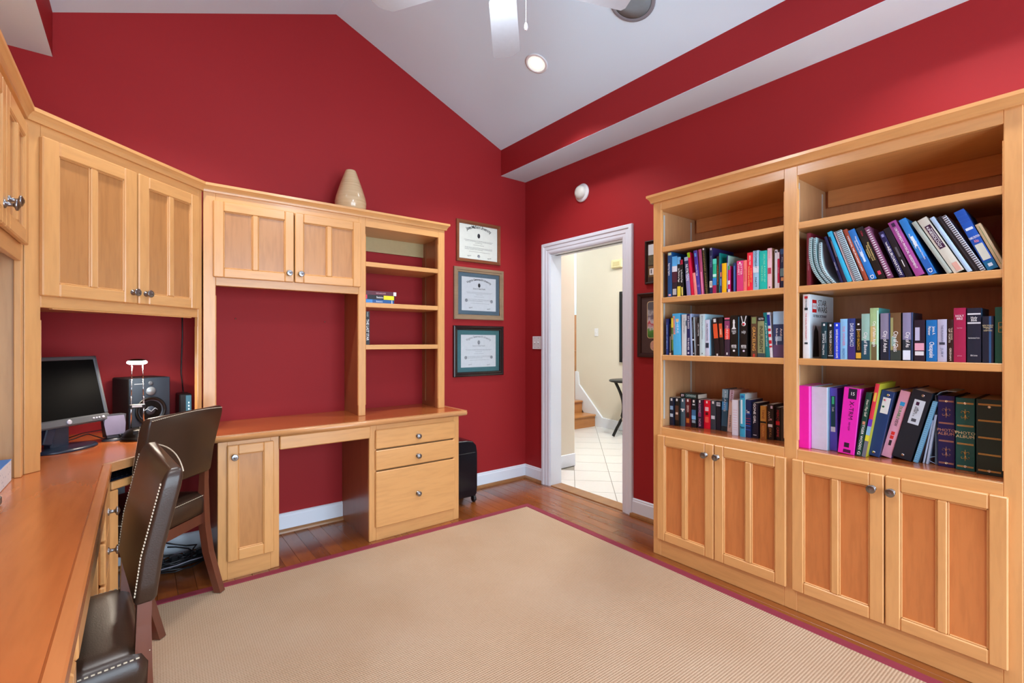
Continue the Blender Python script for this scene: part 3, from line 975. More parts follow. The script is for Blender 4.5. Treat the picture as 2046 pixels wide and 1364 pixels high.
def make_chair(label, loc, rot):
    c = thing('dining_chair', label, 'chair', loc, rot, None)
    # seat cushion: 0.46 wide, front towards +y, rear edge at y=0
    rings = []
    for z, s_ in ((.395, .0), (.40, .010), (.46, .012), (.485, .004), (.495, -.012), (.499, -.05)):
        rings.append([(x, y + .225, z) for x, y in rrect(.45 + 2 * s_ - .02, .45 + 2 * s_ - .02, .03)])
    seat = MB().loft(rings).obj('seat', LEATHER, c)
    mb = MB()
    for sx in (-1, 1):
        for k in range(36):
            y = .02 + k * .0117
            mb.box((sx * .2268 - .0012, y, .4835), (sx * .2268 + .0012, y + .007, .4862))
    for k in range(36):
        x = -.21 + k * .0117
        for y in (-.0018, .4510):
            mb.box((x, y - .001, .4835), (x + .007, y + .001, .4862))
    mb.obj('stitching', STITCH, seat)['kind'] = 'stuff'
    # back panel, swept up with a slight recline, wider at the top
    def yo(z): return (.006 - (z - .60) * .148 - max(0, z - .72) * .10)
    rings = []
    zs = [.600, .605, .613, .65, .72, .78, .84, .88, .903, .915, .922, .926]
    ins = [.016, .005, 0, 0, 0, 0, 0, 0, .002, .006, .012, .019]
    for z, i_ in zip(zs, ins):
        w = .425 + (z - .6) * .10
        loop = []
        for x, y in rrect(w - 2 * i_, .047 - 1.5 * i_, max(.005, .011 - i_ * .35)):
            arch = .012 * (1 - (2 * x / w) ** 2) * max(0, (z - .6) / .36)
            loop.append((x, y + yo(z) - .012 * (1 - (2 * x / w) ** 2), z + arch))
        rings.append(loop)
    back = MB().loft(rings).obj('backrest', LEATHER, c)
    mb = MB()
    for sx in (-1, 1):
        for k in range(36):
            z = .625 + k * .0076
            w = .425 + (z - .6) * .10
            for f in (.0215,):
                x = sx * (w / 2 - .0065); y = yo(z) + f * 1.02
                mb.box((x - .0014, y - .0014, z), (x + .0014, y + .0014, z + .0048))
    for k in range(44):
        x = -.215 + k * .00985
        w = .46
        for f in (-.0205,):
            y = yo(.912) + f - .012 * (1 - (2 * x / w) ** 2)
            mb.box((x, y - .0014, .914 + .012 * (1 - (2 * x / w) ** 2)), (x + .006, y + .0014, .9165 + .012 * (1 - (2 * x / w) ** 2)))
    mb.obj('stitching', STITCH, back)['kind'] = 'stuff'
    # legs
    for sx in (-1, 1):
        rings = []
        for z, y, s_ in ((.66, .002, .014), (.55, .008, .015), (.44, .012, .018), (.33, .010, .018), (.2, -.008, .018), (.08, -.042, .017), (0.001, -.066, .0165)):
            x0 = sx * (.193 - (0.0 if z > .3 else (.3 - z) * .02))
            rings.append([(x0 - s_, y - s_, z), (x0 + s_, y - s_, z), (x0 + s_, y + s_, z), (x0 - s_, y + s_, z)][::-1])
        MB().loft(rings, None, 0, False).obj('leg', MAHOG, c)
        rings = []
        for z, s_ in ((.395, .021), (.001, .0155)):
            x0, y0 = sx * .195, .42
            rings.append([(x0 - s_, y0 - s_, z), (x0 + s_, y0 - s_, z), (x0 + s_, y0 + s_, z), (x0 - s_, y0 + s_, z)][::-1])
        MB().loft(rings, None, 0, False).obj('leg', MAHOG, c)
    MB().box((-.175, .005, .345), (.175, .025, .394)).box((-.175, .41, .345), (.175, .43, .394)).box((-.205, .03, .345), (-.185, .40, .394)).box((.185, .03, .345), (.205, .40, .394)).obj('apron', MAHOG, c)
    return c


chair1 = make_chair('brown leather dining chair tucked under the corner desk, seen from behind', (.145, 2.69, .0115), (-.025, 0, math.radians(48)))
chair2 = make_chair('brown leather dining chair nearest the camera, its padded back seen edge on', (.012, 1.70, .0115), (-.025, 0, math.radians(95.5)))
chair1['group'] = chair2['group'] = 'leather chairs at the desk'

# ================================================================== THINGS ON THE DESK
D = .7702
# monitor
R45 = PI / 4
mo = thing('monitor', 'black flat monitor with grey bezel switched off on the corner desk', 'monitor', (-.255, 2.965, D), R45)
BEZ = plain('#5b5d62', .35, .3, 'grey_bezel'); BEZD = plain('#22252b', .35, 0, 'dark_bezel')
Mt = T(0, .0, .105) @ Rx(math.radians(-14))
WM, HM = .395, .325
mb = MB()
mb.box((-WM / 2, -.012, 0), (WM / 2, .02, .036), .006, Mt)
shell = mb.obj('lower_bezel', BEZ, mo)
mb = MB().box((WM / 2 - .020, -.010, .036), (WM / 2 - .002, .02, HM), .004, Mt).box((-WM / 2 + .002, -.010, .036), (-WM / 2 + .020, .02, HM), .004, Mt) \
    .box((-WM / 2 + .002, -.010, HM - .018), (WM / 2 - .002, .02, HM), .004, Mt)
mb.obj('bezel', plain('#4a4d54', .3, .2), mo)
MB().box((-WM / 2 + .012, .018, .02), (WM / 2 - .012, .05, HM - .02), .012, Mt).obj('back_shell', BEZD, mo)
MB().box((-WM / 2 + .018, -.006, .034), (WM / 2 - .018, .012, HM - .016), 0, Mt).obj('screen', plain((.0012, .0012, .0015), .6, 0, 'dark_screen', 0, .05), mo)
MB().lathe([(.011, 0), (.011, .003), (.009, .004), (0, .004)], 20, Mt @ T(0, -.012, .018) @ FRONT).obj('badge', plain('#c8c6d2', .3, .5), mo)
for k, (x, r_) in enumerate(((.112, .0045), (.126, .0045), (.140, .0045), (.160, .0065))):
    MB().lathe([(r_, 0), (r_, .003), (r_ * .6, .0045), (0, .0045)], 14, Mt @ T(x, -.012, .018) @ FRONT).obj('button', plain('#d8d6e2', .3, .5), mo)
NAVYP = plain('#1c2638', .3, 0, 'navy_plastic')
MB().box((-.045, .03, .008), (.035, .075, .20), .006).obj('stand_neck', NAVYP, mo)
loop = [(math.cos(2 * PI * k / 40) * .135, math.sin(2 * PI * k / 40) * .095) for k in range(40)]
MB().loft([[(x * s_, y * s_ + .02, z) for x, y in loop] for z, s_ in ((0, 1.0), (.006, 1.0), (.012, .95), (.014, .8))]).obj('stand_base', NAVYP, mo)
MB().box((-.11, .0, .014), (-.07, .05, .09), .004, Ry(.25)).obj('cable_clip', NAVYP, mo)

# large black loudspeaker
sp = thing('loudspeaker', 'black bookshelf loudspeaker with exposed cone behind the desk lamp', 'speaker', (.012, 3.285, D), math.radians(24))
SPF = plain('#27323f', .45, 0, 'speaker_front'); SPB = plain('#191a1e', .55, 0, 'speaker_cabinet')
MB().box((-.095, -.085, .0005), (.095, .095, .30), .006).obj('cabinet', SPB, sp)
MB().box((-.095, -.095, .002), (.095, -.084, .299), .004).obj('front_baffle', SPF, sp)
rub = plain('#08090b', .4, 0, 'rubber')
MB().lathe([(.072, 0), (.074, .005), (.068, .008), (.062, .004), (.058, .001), (.058, .0)], 36, T(0, -.095, .125) @ FRONT).obj('surround', rub, sp)
MB().lathe([(.058, .001), (.035, -.012), (.03, -.014), (.03, -.008), (.018, .002), (0, .004)][::-1], 36, T(0, -.097, .125) @ FRONT, cap=False).obj('cone', plain('#323c4a', .4), sp)
MB().lathe([(.022, 0), (.023, .004), (.015, .003), (.012, .006), (0, .008)], 28, T(0, -.095, .228) @ FRONT).obj('tweeter', plain('#7d858e', .3, .4), sp)
MB().lathe([(.011, 0), (.011, .003), (.006, .002), (0, .004)], 20, T(0, -.095, .271) @ FRONT).obj('knob', plain('#50565e', .3, .3), sp)
MB().lathe([(.026, 0), (.026, .002), (.021, .003), (.019, -.004), (0, -.004)], 24, T(-.01, -.0945, .03) @ FRONT).obj('port', rub, sp)
MB().tube([(-.03 + t * .01, -.0995, .128 + .008 * math.sin(t * 1.6)) for t in range(7)], .0022, 6).obj('cone_mark', plain('#9aa6b4', .4), sp)
MB().box((-.075, -.0962, .268), (-.03, -.0948, .271)).obj('maker_strip', plain('#8e959c', .4), sp)

# desk lamp
dlp = thing('desk_lamp', 'small black telescopic desk lamp glowing in front of the loudspeaker', 'lamp', (-.005, 3.055, D), math.radians(-8))
BRZ = plain('#1d1712', .3, .5, 'dark_bronze')
MB().lathe([(.066, .0003), (.068, .006), (.066, .014), (.062, .016), (.06, .022), (.056, .034), (.045, .048), (.03, .058), (.012, .062), (0, .062)], 36).obj('base', BRZ, dlp)
MB().box((-.011, -.062, .026), (.011, -.03, .052), .003, Rx(-.25) @ T(0, .0, -.012)).obj('switch', BLACKP, dlp)
for x in (-.025, .025):
    MB().tube([(x, 0, .055), (x, 0, .215)], .0034, 10).tube([(x * .96, 0, .21), (x * .92, 0, .30)], .0024, 10).tube([(x * .92, 0, .295), (x * .86, 0, .375)], .0018, 10) \
        .lathe([(.0048, .208), (.0048, .216), (0, .216)], 10, T(x, 0, 0)).lathe([(.0036, .295), (.0036, .302), (0, .302)], 10, T(x * .93, 0, 0)).obj('post', CHROME, dlp)
MB().box((-.033, -.008, .158), (.033, .008, .178), .003).obj('slider', BLACKP, dlp)
MB().box((-.02, -.0092, .163), (.02, -.0078, .173)).obj('slider_label', WHITEP, dlp)
hm = T(0, -.008, .388)
MB().lathe([(.036, .0085), (.034, .013), (.02, .017), (0, .018)], 28, hm).obj('lamp_head', BRZ, dlp)
MB().lathe([(0, -.010), (.030, -.010), (.041, -.004), (.042, .002), (.036, .008), (0, .008)], 28, hm).obj('bulb', emis('lamp_bulb_glow', (1, .93, .82), 18), dlp)
lamp('desk_lamp_light', 'AREA', (-.005, 3.046, D + .372), 2.4, (1, .86, .68), shape='DISK', size=.07)
lamp('desk_lamp_spill', 'POINT', (-.005, 3.03, D + .375), .3, (1, .88, .72), shadow_soft_size=.04)

# small grey computer speaker
sg = thing('computer_speaker', 'small grey computer speaker with a lavender mesh front beside the monitor', 'speaker', (-.095, 3.105, D), math.radians(20))
mb = MB()
mb.loft([[(-.036, -.025, .018), (.032, -.025, .018), (.034, .03, .018), (-.038, .03, .018)][::-1], [(-.052, -.006, .128), (.046, -.006, .128), (.04, .04, .128), (-.046, .04, .128)][::-1]][::-1], None, 0, False)
mb.obj('cabinet', plain('#3c3d46', .45), sg)
MB().loft([[(-.040, -.0255, .032), (.035, -.0255, .032), (.035, -.02, .032), (-.040, -.02, .032)], [(-.046, -.0155, .085), (.041, -.0155, .085), (.041, -.010, .085), (-.046, -.010, .085)],
           [(-.040, -.0085, .123), (.036, -.0085, .123), (.036, -.004, .123), (-.040, -.004, .123)]], None, 0, False).obj('mesh_front', plain('#7f7892', .7), sg)
MB().lathe([(.05, .0003), (.05, .008), (.04, .013), (.02, .018), (0, .018)], 24, Matrix.Diagonal((1, .75, 1, 1))).obj('foot', plain('#56565c', .35, .3), sg)
MB().lathe([(.006, 0), (.006, .008), (.003, .012), (0, .012)], 12, T(.012, -.028, .026) @ FRONT).obj('knob', BLACKP, sg)

# router
ro = thing('router', 'upright black router with a pale blue lit front by the corner post', 'router', (.205, 3.35, D), math.radians(6))
MB().box((-.030, -.06, .0005), (.030, .06, .195), .006).obj('case', BLACKP, ro)
MB().box((.001, -.0625, .02), (.028, -.059, .185), .002).obj('front_panel', plain('#4f8fb0', .3), ro)
mb = MB()
for k in range(6):
    mb.box((.012, -.0632, .05 + k * .018), (.017, -.0622, .058 + k * .018))
mb.obj('indicator_lights', plain('#d6f4ff', .4, emit=(.6, .9, 1), es=2.0), ro)
cw = thing('hanging_cable', 'thin black cable running down the red wall behind the router', 'cord', (.2, YB, 1.2))
MB().tube([(0, -.006, .44), (.004, -.006, .1), (-.003, -.007, -.12), (.006, -.015, -.215), (.006, -.05, -.235)], .0035).obj('cord', BLACKP, cw)
cb = thing('monitor_cables', 'thin dark cables trailing across the desk behind the monitor', 'cable', (-.2, 3.1, D))
MB().tube([(-.13, .05, .003), (-.05, .03, .02), (.0, .06, .035), (.06, .02, .012), (.11, .03, .003)], .0025).tube([(-.12, .08, .003), (-.02, .06, .04), (.05, .05, .05), (.12, .06, .02)], .0022).obj('cable', plain('#3a2a2a', .5), cb)

# things on the left desk run
tbx = thing('tissue_box', 'white and blue patterned tissue box under the left hutch', 'box', (-.425, 2.27, D))
m, nt, b_ = newmat('printed_card'); N = nt.nodes
tcx = N.new('ShaderNodeTexCoord'); vo = N.new('ShaderNodeTexVoronoi'); vo.inputs['Scale'].default_value = 60
nt.links.new(tcx.outputs['Object'], vo.inputs['Vector'])
rr = N.new('ShaderNodeValToRGB'); rr.color_ramp.elements[0].position = .12; rr.color_ramp.elements[0].color = (.35, .42, .5, 1)
rr.color_ramp.elements[1].position = .25; rr.color_ramp.elements[1].color = (.75, .76, .78, 1)
nt.links.new(vo.outputs['Distance'], rr.inputs[0]); nt.links.new(rr.outputs[0], b_.inputs['Base Color'])
MB().box((-.06, -.155, .0005), (.07, .155, .074), .002).obj('carton', m, tbx)
MB().box((-.061, -.156, .074), (.071, .156, .0765), .001).obj('lid_print', plain('#2f6fb4', .5), tbx)
MB().box((-.03, -.09, .0765), (.03, .09, .078)).obj('slot', plain('#cfd8e4', .5), tbx)
bk = thing('phone_base', 'low black phone base at the left edge of the desk', 'phone', (-.375, 2.03, D))
MB().box((-.05, -.06, .0005), (.05, .06, .03), .006).obj('body', BLACKP, bk)
MB().box((-.02, -.05, .03), (.04, .05, .045), .006).obj('cradle', BLACKP, bk)

# under the corner desk
MB_ = thing('wall_outlet', 'pale wall outlet with a black plug under the corner desk', 'outlet', (-.12, YB, .40))
ol = MB_
MB().box((-.06, -.008, -.06), (.06, -.0005, .06), .003).obj('plate', plain('#9fb6c8', .4), ol)
MB().box((-.03, -.05, -.035), (.02, -.008, .03), .012).obj('plug', BLACKP, ol)
MB().tube([(-.005, -.05, -.03), (.0, -.06, -.12), (.05, -.07, -.3), (.12, -.09, -.385)], .004).obj('plug_cord', BLACKP, ol)
ps = thing('power_strip', 'black power strip tangled in cables on the floor under the corner desk', 'power strip', (.17, 3.27, 0), math.radians(12))
MB().box((-.17, -.03, .0008), (.17, .03, .035), .006).obj('body', BLACKP, ps)
MB().box((-.15, -.012, .035), (-.13, .012, .04), .002).obj('switch', plain('#b8d030', .4, emit=(.5, .8, .1), es=.6), ps)
for k in range(4):
    MB().box((-.10 + k * .065, -.016, .035), (-.06 + k * .065, .016, .068), .006).obj('plug', BLACKP, ps)
cbl = thing('cable_tangle', 'tangle of black and white cables on the floor under the corner desk', 'cable', (.17, 3.2, 0))
random.seed(11)
for k in range(9):
    pts = []
    a0 = random.random() * 6.28; r0 = .05 + random.random() * .12
    for t in range(12):
        a = a0 + t * .45
        pts.append((math.cos(a) * r0 * (1 + .2 * math.sin(t * 1.7)) + .01 * k - .05, math.sin(a) * r0 * .55 + .06, .006 + .012 * (k % 4) + .02 * abs(math.sin(t * .8 + k)) + (.10 if k < 3 else 0) * (t / 12) ** 2))
    MB().tube(pts, .004 if k != 6 else .0032, 6).obj('cable', BLACKP if k != 6 else plain('#9a98a8', .5), cbl)
pk = thing('power_adapter', 'round black charger puck with a green light on the floor by the chair leg', 'adapter', (.02, 3.0, 0))
MB().lathe([(.05, .0008), (.056, .008), (.05, .02), (.03, .026), (0, .027)], 28).obj('body', plain('#10141c', .25), pk)
MB().box((-.006, -.045, .0215), (.012, -.038, .0245), .001).obj('light', plain('#c8e020', .4, emit=(.6, .9, .1), es=1.0), pk)

# ================================================================== ON THE BACK WALL HUTCH
vs = thing('vase', 'pale bamboo cone shaped vase standing on top of the hutch', 'vase', (1.145, 3.26, 2.1345))
bam = wood('spun_bamboo', (.55, .36, .18), (.72, .54, .32), 0, rough=.18, coat=.6)
bam.node_tree.nodes['Mapping'].inputs['Scale'].default_value = (2, 2, 90)
MB().lathe([(.0, .0003), (.074, .0003), (.09, .012), (.101, .045), (.104, .075), (.098, .11), (.083, .16), (.066, .21), (.050, .255), (.038, .288), (.034, .297), (.027, .301), (.02, .297), (.02, .27), (0, .26)], 44).obj('body', bam, vs)


def flat_book(label, z, x1, x0, th, d, c, txt, tc, bands=()):
    o = thing('book', label, 'book', (x0, 3.135, z), 0, 'books lying on the hutch shelf')
    w = x1 - x0
    m_ = plain(c, .4)
    MB().box((0, 0, 0), (w, d, .003)).box((0, 0, th - .003), (w, d, th)).box((0, 0, .003), (w, .003, th - .003)).obj('cover', m_, o)
    MB().box((.002, .003, .003), (w - .004, d - .004, th - .003)).obj('pages', PAGES, o)
    for f0, f1, bc_ in bands:
        MB().box((w * f0, -.0006, .001), (w * f1, .0, th - .001)).obj('spine_band', plain(bc_, .4), o)
    if txt: text(txt, plain(tc, .4), o, T(w * .52, -.0006, th / 2) @ FRONT, th * .62, w * .34)
    return o


flat_book('blue statistics textbook, lowest of the three lying on the hutch shelf', 1.5243, 1.405, 1.183, .025, .2, '#1f5590', 'Statistics', '#cfe0f4', ((.0, .3, '#3f86c8'), (.92, .94, '#e0e8f0')))
flat_book('black statistics book with yellow label, middle of the three lying on the hutch shelf', 1.5497, 1.412, 1.183, .030, .2, '#15161c', 'Statistics', '#ffffff', ((.64, .97, '#e6d820'), (0, .13, '#d82a5a')))
flat_book('plum book with white end tag, topmost of the three lying on the hutch shelf', 1.5800, 1.425, 1.183, .027, .2, '#5a2232', 'research methods in the field', '#d0a8b0', ((.9, .985, '#e8e8ec'),))
BK = thing('book', 'black hardback reading "LAST STAR" standing alone on the lower hutch shelf', 'book', (1.196, 3.125, 1.2410))
MB().box((0, 0, 0), (.003, .15, .225)).box((.027, 0, 0), (.030, .15, .225)).box((.003, 0, 0), (.027, .003, .225)).obj('cover', plain('#101418', .35), BK)
MB().box((.003, .003, .003), (.027, .147, .222)).obj('pages', PAGES, BK)
text('THE LAST STAR', plain('#ffffff', .4), BK, T(.015, -.0005, .10) @ FRONT @ Rz(-PI / 2), .024, .15)
text('YANCEY', plain('#c0c8cc', .4), BK, T(.015, -.0005, .205) @ FRONT @ Rz(-PI / 2), .014, .03)

for x, lb in ((.478, 'small bright nail in the red wall inside the hutch opening, beside its left post'), (1.02, 'small bright nail in the red wall inside the hutch opening, towards the shelves')):
    nl = thing('wall_nail', lb, 'nail', (x, YB, 1.405 if x < 1 else 1.40))
    MB().lathe([(.0015, 0), (.0015, .012), (.004, .0125), (.004, .0145), (0, .015)], 10, FRONT).obj('nail_body', CHROME, nl)

# rolling case beside the drawer base
rc = thing('rolling_case', 'glossy black rounded case on casters between the drawer base and the corner', 'case', (1.965, 3.24, 0))
rings = []
prof = [(-.125, .055), (.105, .055), (.122, .07), (.128, .12), (.128, .40), (.118, .455), (.09, .485), (.03, .498), (-.125, .505)]
for y, s_ in ((-.125, .965), (-.118, .99), (-.10, 1.0), (.13, 1.0), (.145, .98)):
    rings.append([(x * s_, y, .28 + (z - .28) * s_) for x, z in prof])
CASE = plain('#0b1018', .22, 0, 'glossy_black_case')
MB().loft(rings, None, 0, False).obj('shell', CASE, rc)
MB().box((-.11, -.1275, .11), (.105, -.1235, .40), .003).obj('front_panel', CASE, rc)
for x in (-.09, .118):
    for y in (-.085, .10):
        MB().lathe([(.012, -.011), (.024, -.011), (.026, -.006), (.026, .006), (.024, .011), (.012, .011)], 20, T(x, y, .0262) @ Ry(PI / 2)).obj('wheel', BLACKP, rc)
        MB().box((x - .013, y - .01, .045), (x + .013, y + .012, .06), .003).obj('caster_fork', BLACKP, rc)

# ================================================================== PICTURES AND WALL DEVICES
GLASS = glass_mat()


def frame_prof(parent, x0, x1, z0, z1, w, depth, mat, steps, lip=None):
    """mitred frame on the back wall: local y=0 wall, towards the room -y; steps = [(offset from outer edge, height)]"""
    pr = [(0, 0)] + steps + [(w, 0)]
    cs = [((x0, z0), (1, 1)), ((x1, z0), (-1, 1)), ((x1, z1), (-1, -1)), ((x0, z1), (1, -1))]
    for i in range(4):
        r = []
        for (cx, cz), (dx, dz) in (cs[i], cs[(i + 1) % 4]):
            r.append([(cx + dx * o_, -h, cz + dz * o_) for o_, h in pr])
        MB().loft([q[::-1] for q in r], None, 0, False).obj('frame_rail', mat, parent)


def lines_block(parent, mat, x0, x1, zs, h=.0026, y=-.0065, seed=1, jag=.0):
    """rows of small print as short raised dashes"""
    rnd = random.Random(seed)
    mb = MB()
    for i, (z, a, b_) in enumerate(zs):
        x = x0 + (x1 - x0) * a
        xe = x0 + (x1 - x0) * b_
        while x < xe:
            wl = .004 + rnd.random() * .014
            mb.box((x, y - .0003, z - h / 2), (min(x + wl, xe), y, z + h / 2))
            x += wl + .003
    o = mb.obj('small_print', mat, parent)
    o['kind'] = 'stuff'
    return o


INK = plain('#22252a', .6, 0, 'ink'); GREYINK = plain('#8f959c', .6, 0, 'grey_ink')


def arc_text(parent, body, cx, cz, R_, span, size, y, mat):
    n = len(body)
    for i, chh in enumerate(body):
        if chh == ' ': continue
        a = PI / 2 + span / 2 - span * (i + .5) / n
        M = T(cx + R_ * math.cos(a), y, cz + R_ * math.sin(a)) @ FRONT @ Rz(a - PI / 2)
        text(chh, mat, parent, M, size, name='letter', sx=.9, bold=size * .012)


def diploma(label, x0, x1, z0, z1, fw, fmat, steps, mat_col, paper, title, sub, faint, name):
    f = thing('picture_frame', label, 'picture', (0, YB - .0005, 0), 0, 'framed diplomas on the back wall')
    frame_prof(f, x0, x1, z0, z1, fw, .02, fmat, steps)
    px0, px1, pz0, pz1 = paper
    if mat_col:
        MB().box((x0 + fw - .004, -.005, z0 + fw - .004), (x1 - fw + .004, -.001, z1 - fw + .004)).obj('mat_board', plain(mat_col, .8), f)
    pc = plain('#d3d8cf' if not mat_col else '#d6dce0', .7, 0, 'diploma_paper')
    MB().box((px0, -.0062, pz0), (px1, -.005 if mat_col else -.001, pz1)).obj('diploma', pc, f)
    cx = (px0 + px1) / 2; w = px1 - px0; h = pz1 - pz0; y = -.0063
    ink = GREYINK if faint else INK
    arc_text(f, title, cx, pz1 - h * .22 - w * .62, w * .75, .98 if len(title) > 24 else .9, w * (.075 if len(title) > 24 else .10), y, ink)
    MB().lathe([(.016 * w / .36, 0), (.016 * w / .36, .0006), (0, .0006)], 20, T(cx, y, pz1 - h * (.30 if not mat_col else .235)) @ FRONT @ Matrix.Diagonal((.8, 1.15, 1, 1))).obj('crest', ink, f)
    if sub: text(sub, ink, f, T(cx, y, pz1 - h * .34) @ FRONT, w * .055, w * .5)
    zz = []
    for k, (t, a, b_) in enumerate(((.45, .12, .88), (.48, .15, .85), (.52, .4, .6), (.58, .36, .64), (.66, .14, .86), (.69, .14, .86), (.72, .14, .6), (.78, .25, .8))):
        zz.append((pz1 - h * t, a, b_))
    lines_block(f, GREYINK if mat_col else INK, px0, px1, zz, .0022, y, seed=len(label))
    text('signed', ink, f, T(px0 + w * .25, y, pz0 + h * .09) @ FRONT @ Rz(.1), w * .04)
    text('signed', ink, f, T(px1 - w * .22, y, pz0 + h * .07) @ FRONT @ Rz(.1), w * .04)
    MB().lathe([(.014, 0), (.014, .0005), (.0115, .0005), (.0115, .0002), (0, .0002)], 20, T(cx if not mat_col else px1 - w * .13, y, pz0 + h * (.1 if not mat_col else .3)) @ FRONT).obj('seal', GREYINK, f)
    if mat_col:
        MB().lathe([(.014, 0), (.014, .0005), (.0115, .0005), (.0115, .0002), (0, .0002)], 20, T(px0 + w * .13, y, pz0 + h * .3) @ FRONT).obj('seal', GREYINK, f)
        MB().box((x0 + fw - .003, -.0105, z0 + fw - .003), (x1 - fw + .003, -.009, z1 - fw + .003)).obj('glazing', GLASS, f)
    return f


WALN = wood('walnut_frame', (.16, .05, .02), (.26, .095, .04), 0, rough=.3)
OAKF = wood('grey_oak_frame', (.20, .13, .075), (.31, .215, .125), 0, rough=.4)
DARKF = plain('#1c0d10', .25, 0, 'dark_mahogany_frame')
diploma('walnut framed cream diploma reading "James Madison University", highest of the three on the red wall', 2.086, 2.539, 1.938, 2.289, .030, WALN,
        [(0, .016), (.004, .02), (.018, .018), (.02, .013), (.027, .012)], None, (2.116, 2.509, 1.968, 2.259), 'James Madison University', None, False, 'a')
diploma('oak framed diploma on blue grey mat, middle of the three on the red wall', 2.060, 2.574, 1.450, 1.890, .045, OAKF,
        [(0, .018), (.006, .022), (.022, .021), (.026, .017), (.04, .015)], '#566c7a', (2.140, 2.494, 1.527, 1.813), 'Virginia Commonwealth University', 'School of Allied Health', False, 'b')
diploma('dark mahogany framed diploma on teal mat, lowest of the three on the red wall', 2.056, 2.570, .966, 1.397, .040, DARKF,
        [(0, .022), (.008, .026), (.018, .024), (.024, .018), (.036, .016)], '#3f7076', (2.133, 2.493, 1.043, 1.320), 'Virginia Commonwealth University', 'School of Allied Health', True, 'c')

# pictures on the right wall beside the bookcase (local x runs towards -y)
RW = Rz(-PI / 2)


def wall_pic(label, y0, y1, z0, z1, fw, fmat):
    f = thing('picture_frame', label, 'picture', (XR - .0005, y0, 0), -PI / 2)
    frame_prof(f, 0, y0 - y1, z0, z1, fw, .02, fmat, [(0, .016), (.006, .02), (fw * .6, .016), (fw - .004, .012)])
    return f


p1 = wall_pic('dark wood framed collage with a small white ticket, half hidden behind the bookcase', 2.085, 1.765, 1.667, 1.971, .018, plain('#2a130d', .35))
MB().box((.016, -.005, 1.683), (.304, -.001, 1.955)).obj('mat_board', plain('#3b2519', .7), p1)
MB().box((.024, -.0065, 1.87), (.15, -.005, 1.945)).obj('photo', plain('#cfd6da', .5), p1)
MB().box((.024, -.0065, 1.80), (.15, -.005, 1.87)).obj('photo', plain('#59543f', .5, noise=.5), p1)
MB().box((.024, -.0062, 1.715), (.15, -.005, 1.792)).obj('label_mount', plain('#6b5330', .5), p1)
MB().box((.034, -.0075, 1.73), (.08, -.0061, 1.775)).obj('ticket', plain('#e2e2e2', .5), p1)
MB().box((.045, -.0080, 1.74), (.052, -.0074, 1.768)).obj('ticket_print', INK, p1)
p2 = wall_pic('dark framed sports photo on plum mat, half hidden behind the bookcase below the collage', 2.150, 1.755, 1.151, 1.606, .032, plain('#2b1110', .35))
MB().box((.030, -.005, 1.181), (.365, -.001, 1.576)).obj('mat_board', plain('#46302c', .7), p2)


def rrect_prism(parent, name, x0, x1, z0, z1, r, y0, y1, mat):
    lp = rrect(x1 - x0, z1 - z0, r, 5)
    MB().prism(lp, 0, y1 - y0, M=T((x0 + x1) / 2, y1, (z0 + z1) / 2) @ FRONT).obj(name, mat, parent)


rrect_prism(p2, 'photo_border', .078, .30, 1.285, 1.545, .02, -.0065, -.005, plain('#c9b48a', .5))
m, nt, b_ = newmat('blurred_photo'); N = nt.nodes
tcx = N.new('ShaderNodeTexCoord'); mpp = N.new('ShaderNodeSeparateXYZ'); nt.links.new(tcx.outputs['Object'], mpp.inputs[0])
mr_ = N.new('ShaderNodeMapRange'); mr_.inputs['From Min'].default_value = 1.29; mr_.inputs['From Max'].default_value = 1.54
nt.links.new(mpp.outputs['Z'], mr_.inputs['Value'])
nz = N.new('ShaderNodeTexNoise'); nz.inputs['Scale'].default_value = 38; nt.links.new(tcx.outputs['Object'], nz.inputs['Vector'])
ad_ = N.new('ShaderNodeMath'); ad_.operation = 'MULTIPLY_ADD'; ad_.inputs[1].default_value = .35
nt.links.new(nz.outputs['Fac'], ad_.inputs[0]); nt.links.new(mr_.outputs[0], ad_.inputs[2])
cr = N.new('ShaderNodeValToRGB'); els = cr.color_ramp.elements
els[0].position = .18; els[0].color = (.05, .16, .03, 1); els[1].position = 1.0; els[1].color = (.10, .10, .11, 1)
for p_, c_ in ((.36, (.09, .3, .05)), (.42, (.55, .52, .55)), (.55, (.5, .04, .06)), (.62, (.6, .57, .6)), (.75, (.12, .1, .14)), (.85, (.4, .4, .42))):
    e_ = els.new(p_); e_.color = (*c_, 1)
nt.links.new(ad_.outputs[0], cr.inputs[0]); nt.links.new(cr.outputs[0], b_.inputs['Base Color'])
rrect_prism(p2, 'photo', .083, .295, 1.290, 1.540, .017, -.0075, -.006, m)
rrect_prism(p2, 'oval_inset', .105, .19, 1.198, 1.27, .03, -.0065, -.005, plain('#c9b48a', .5))
rrect_prism(p2, 'oval_photo', .109, .186, 1.202, 1.266, .028, -.0075, -.006, plain('#c89a88', .5, noise=.4))

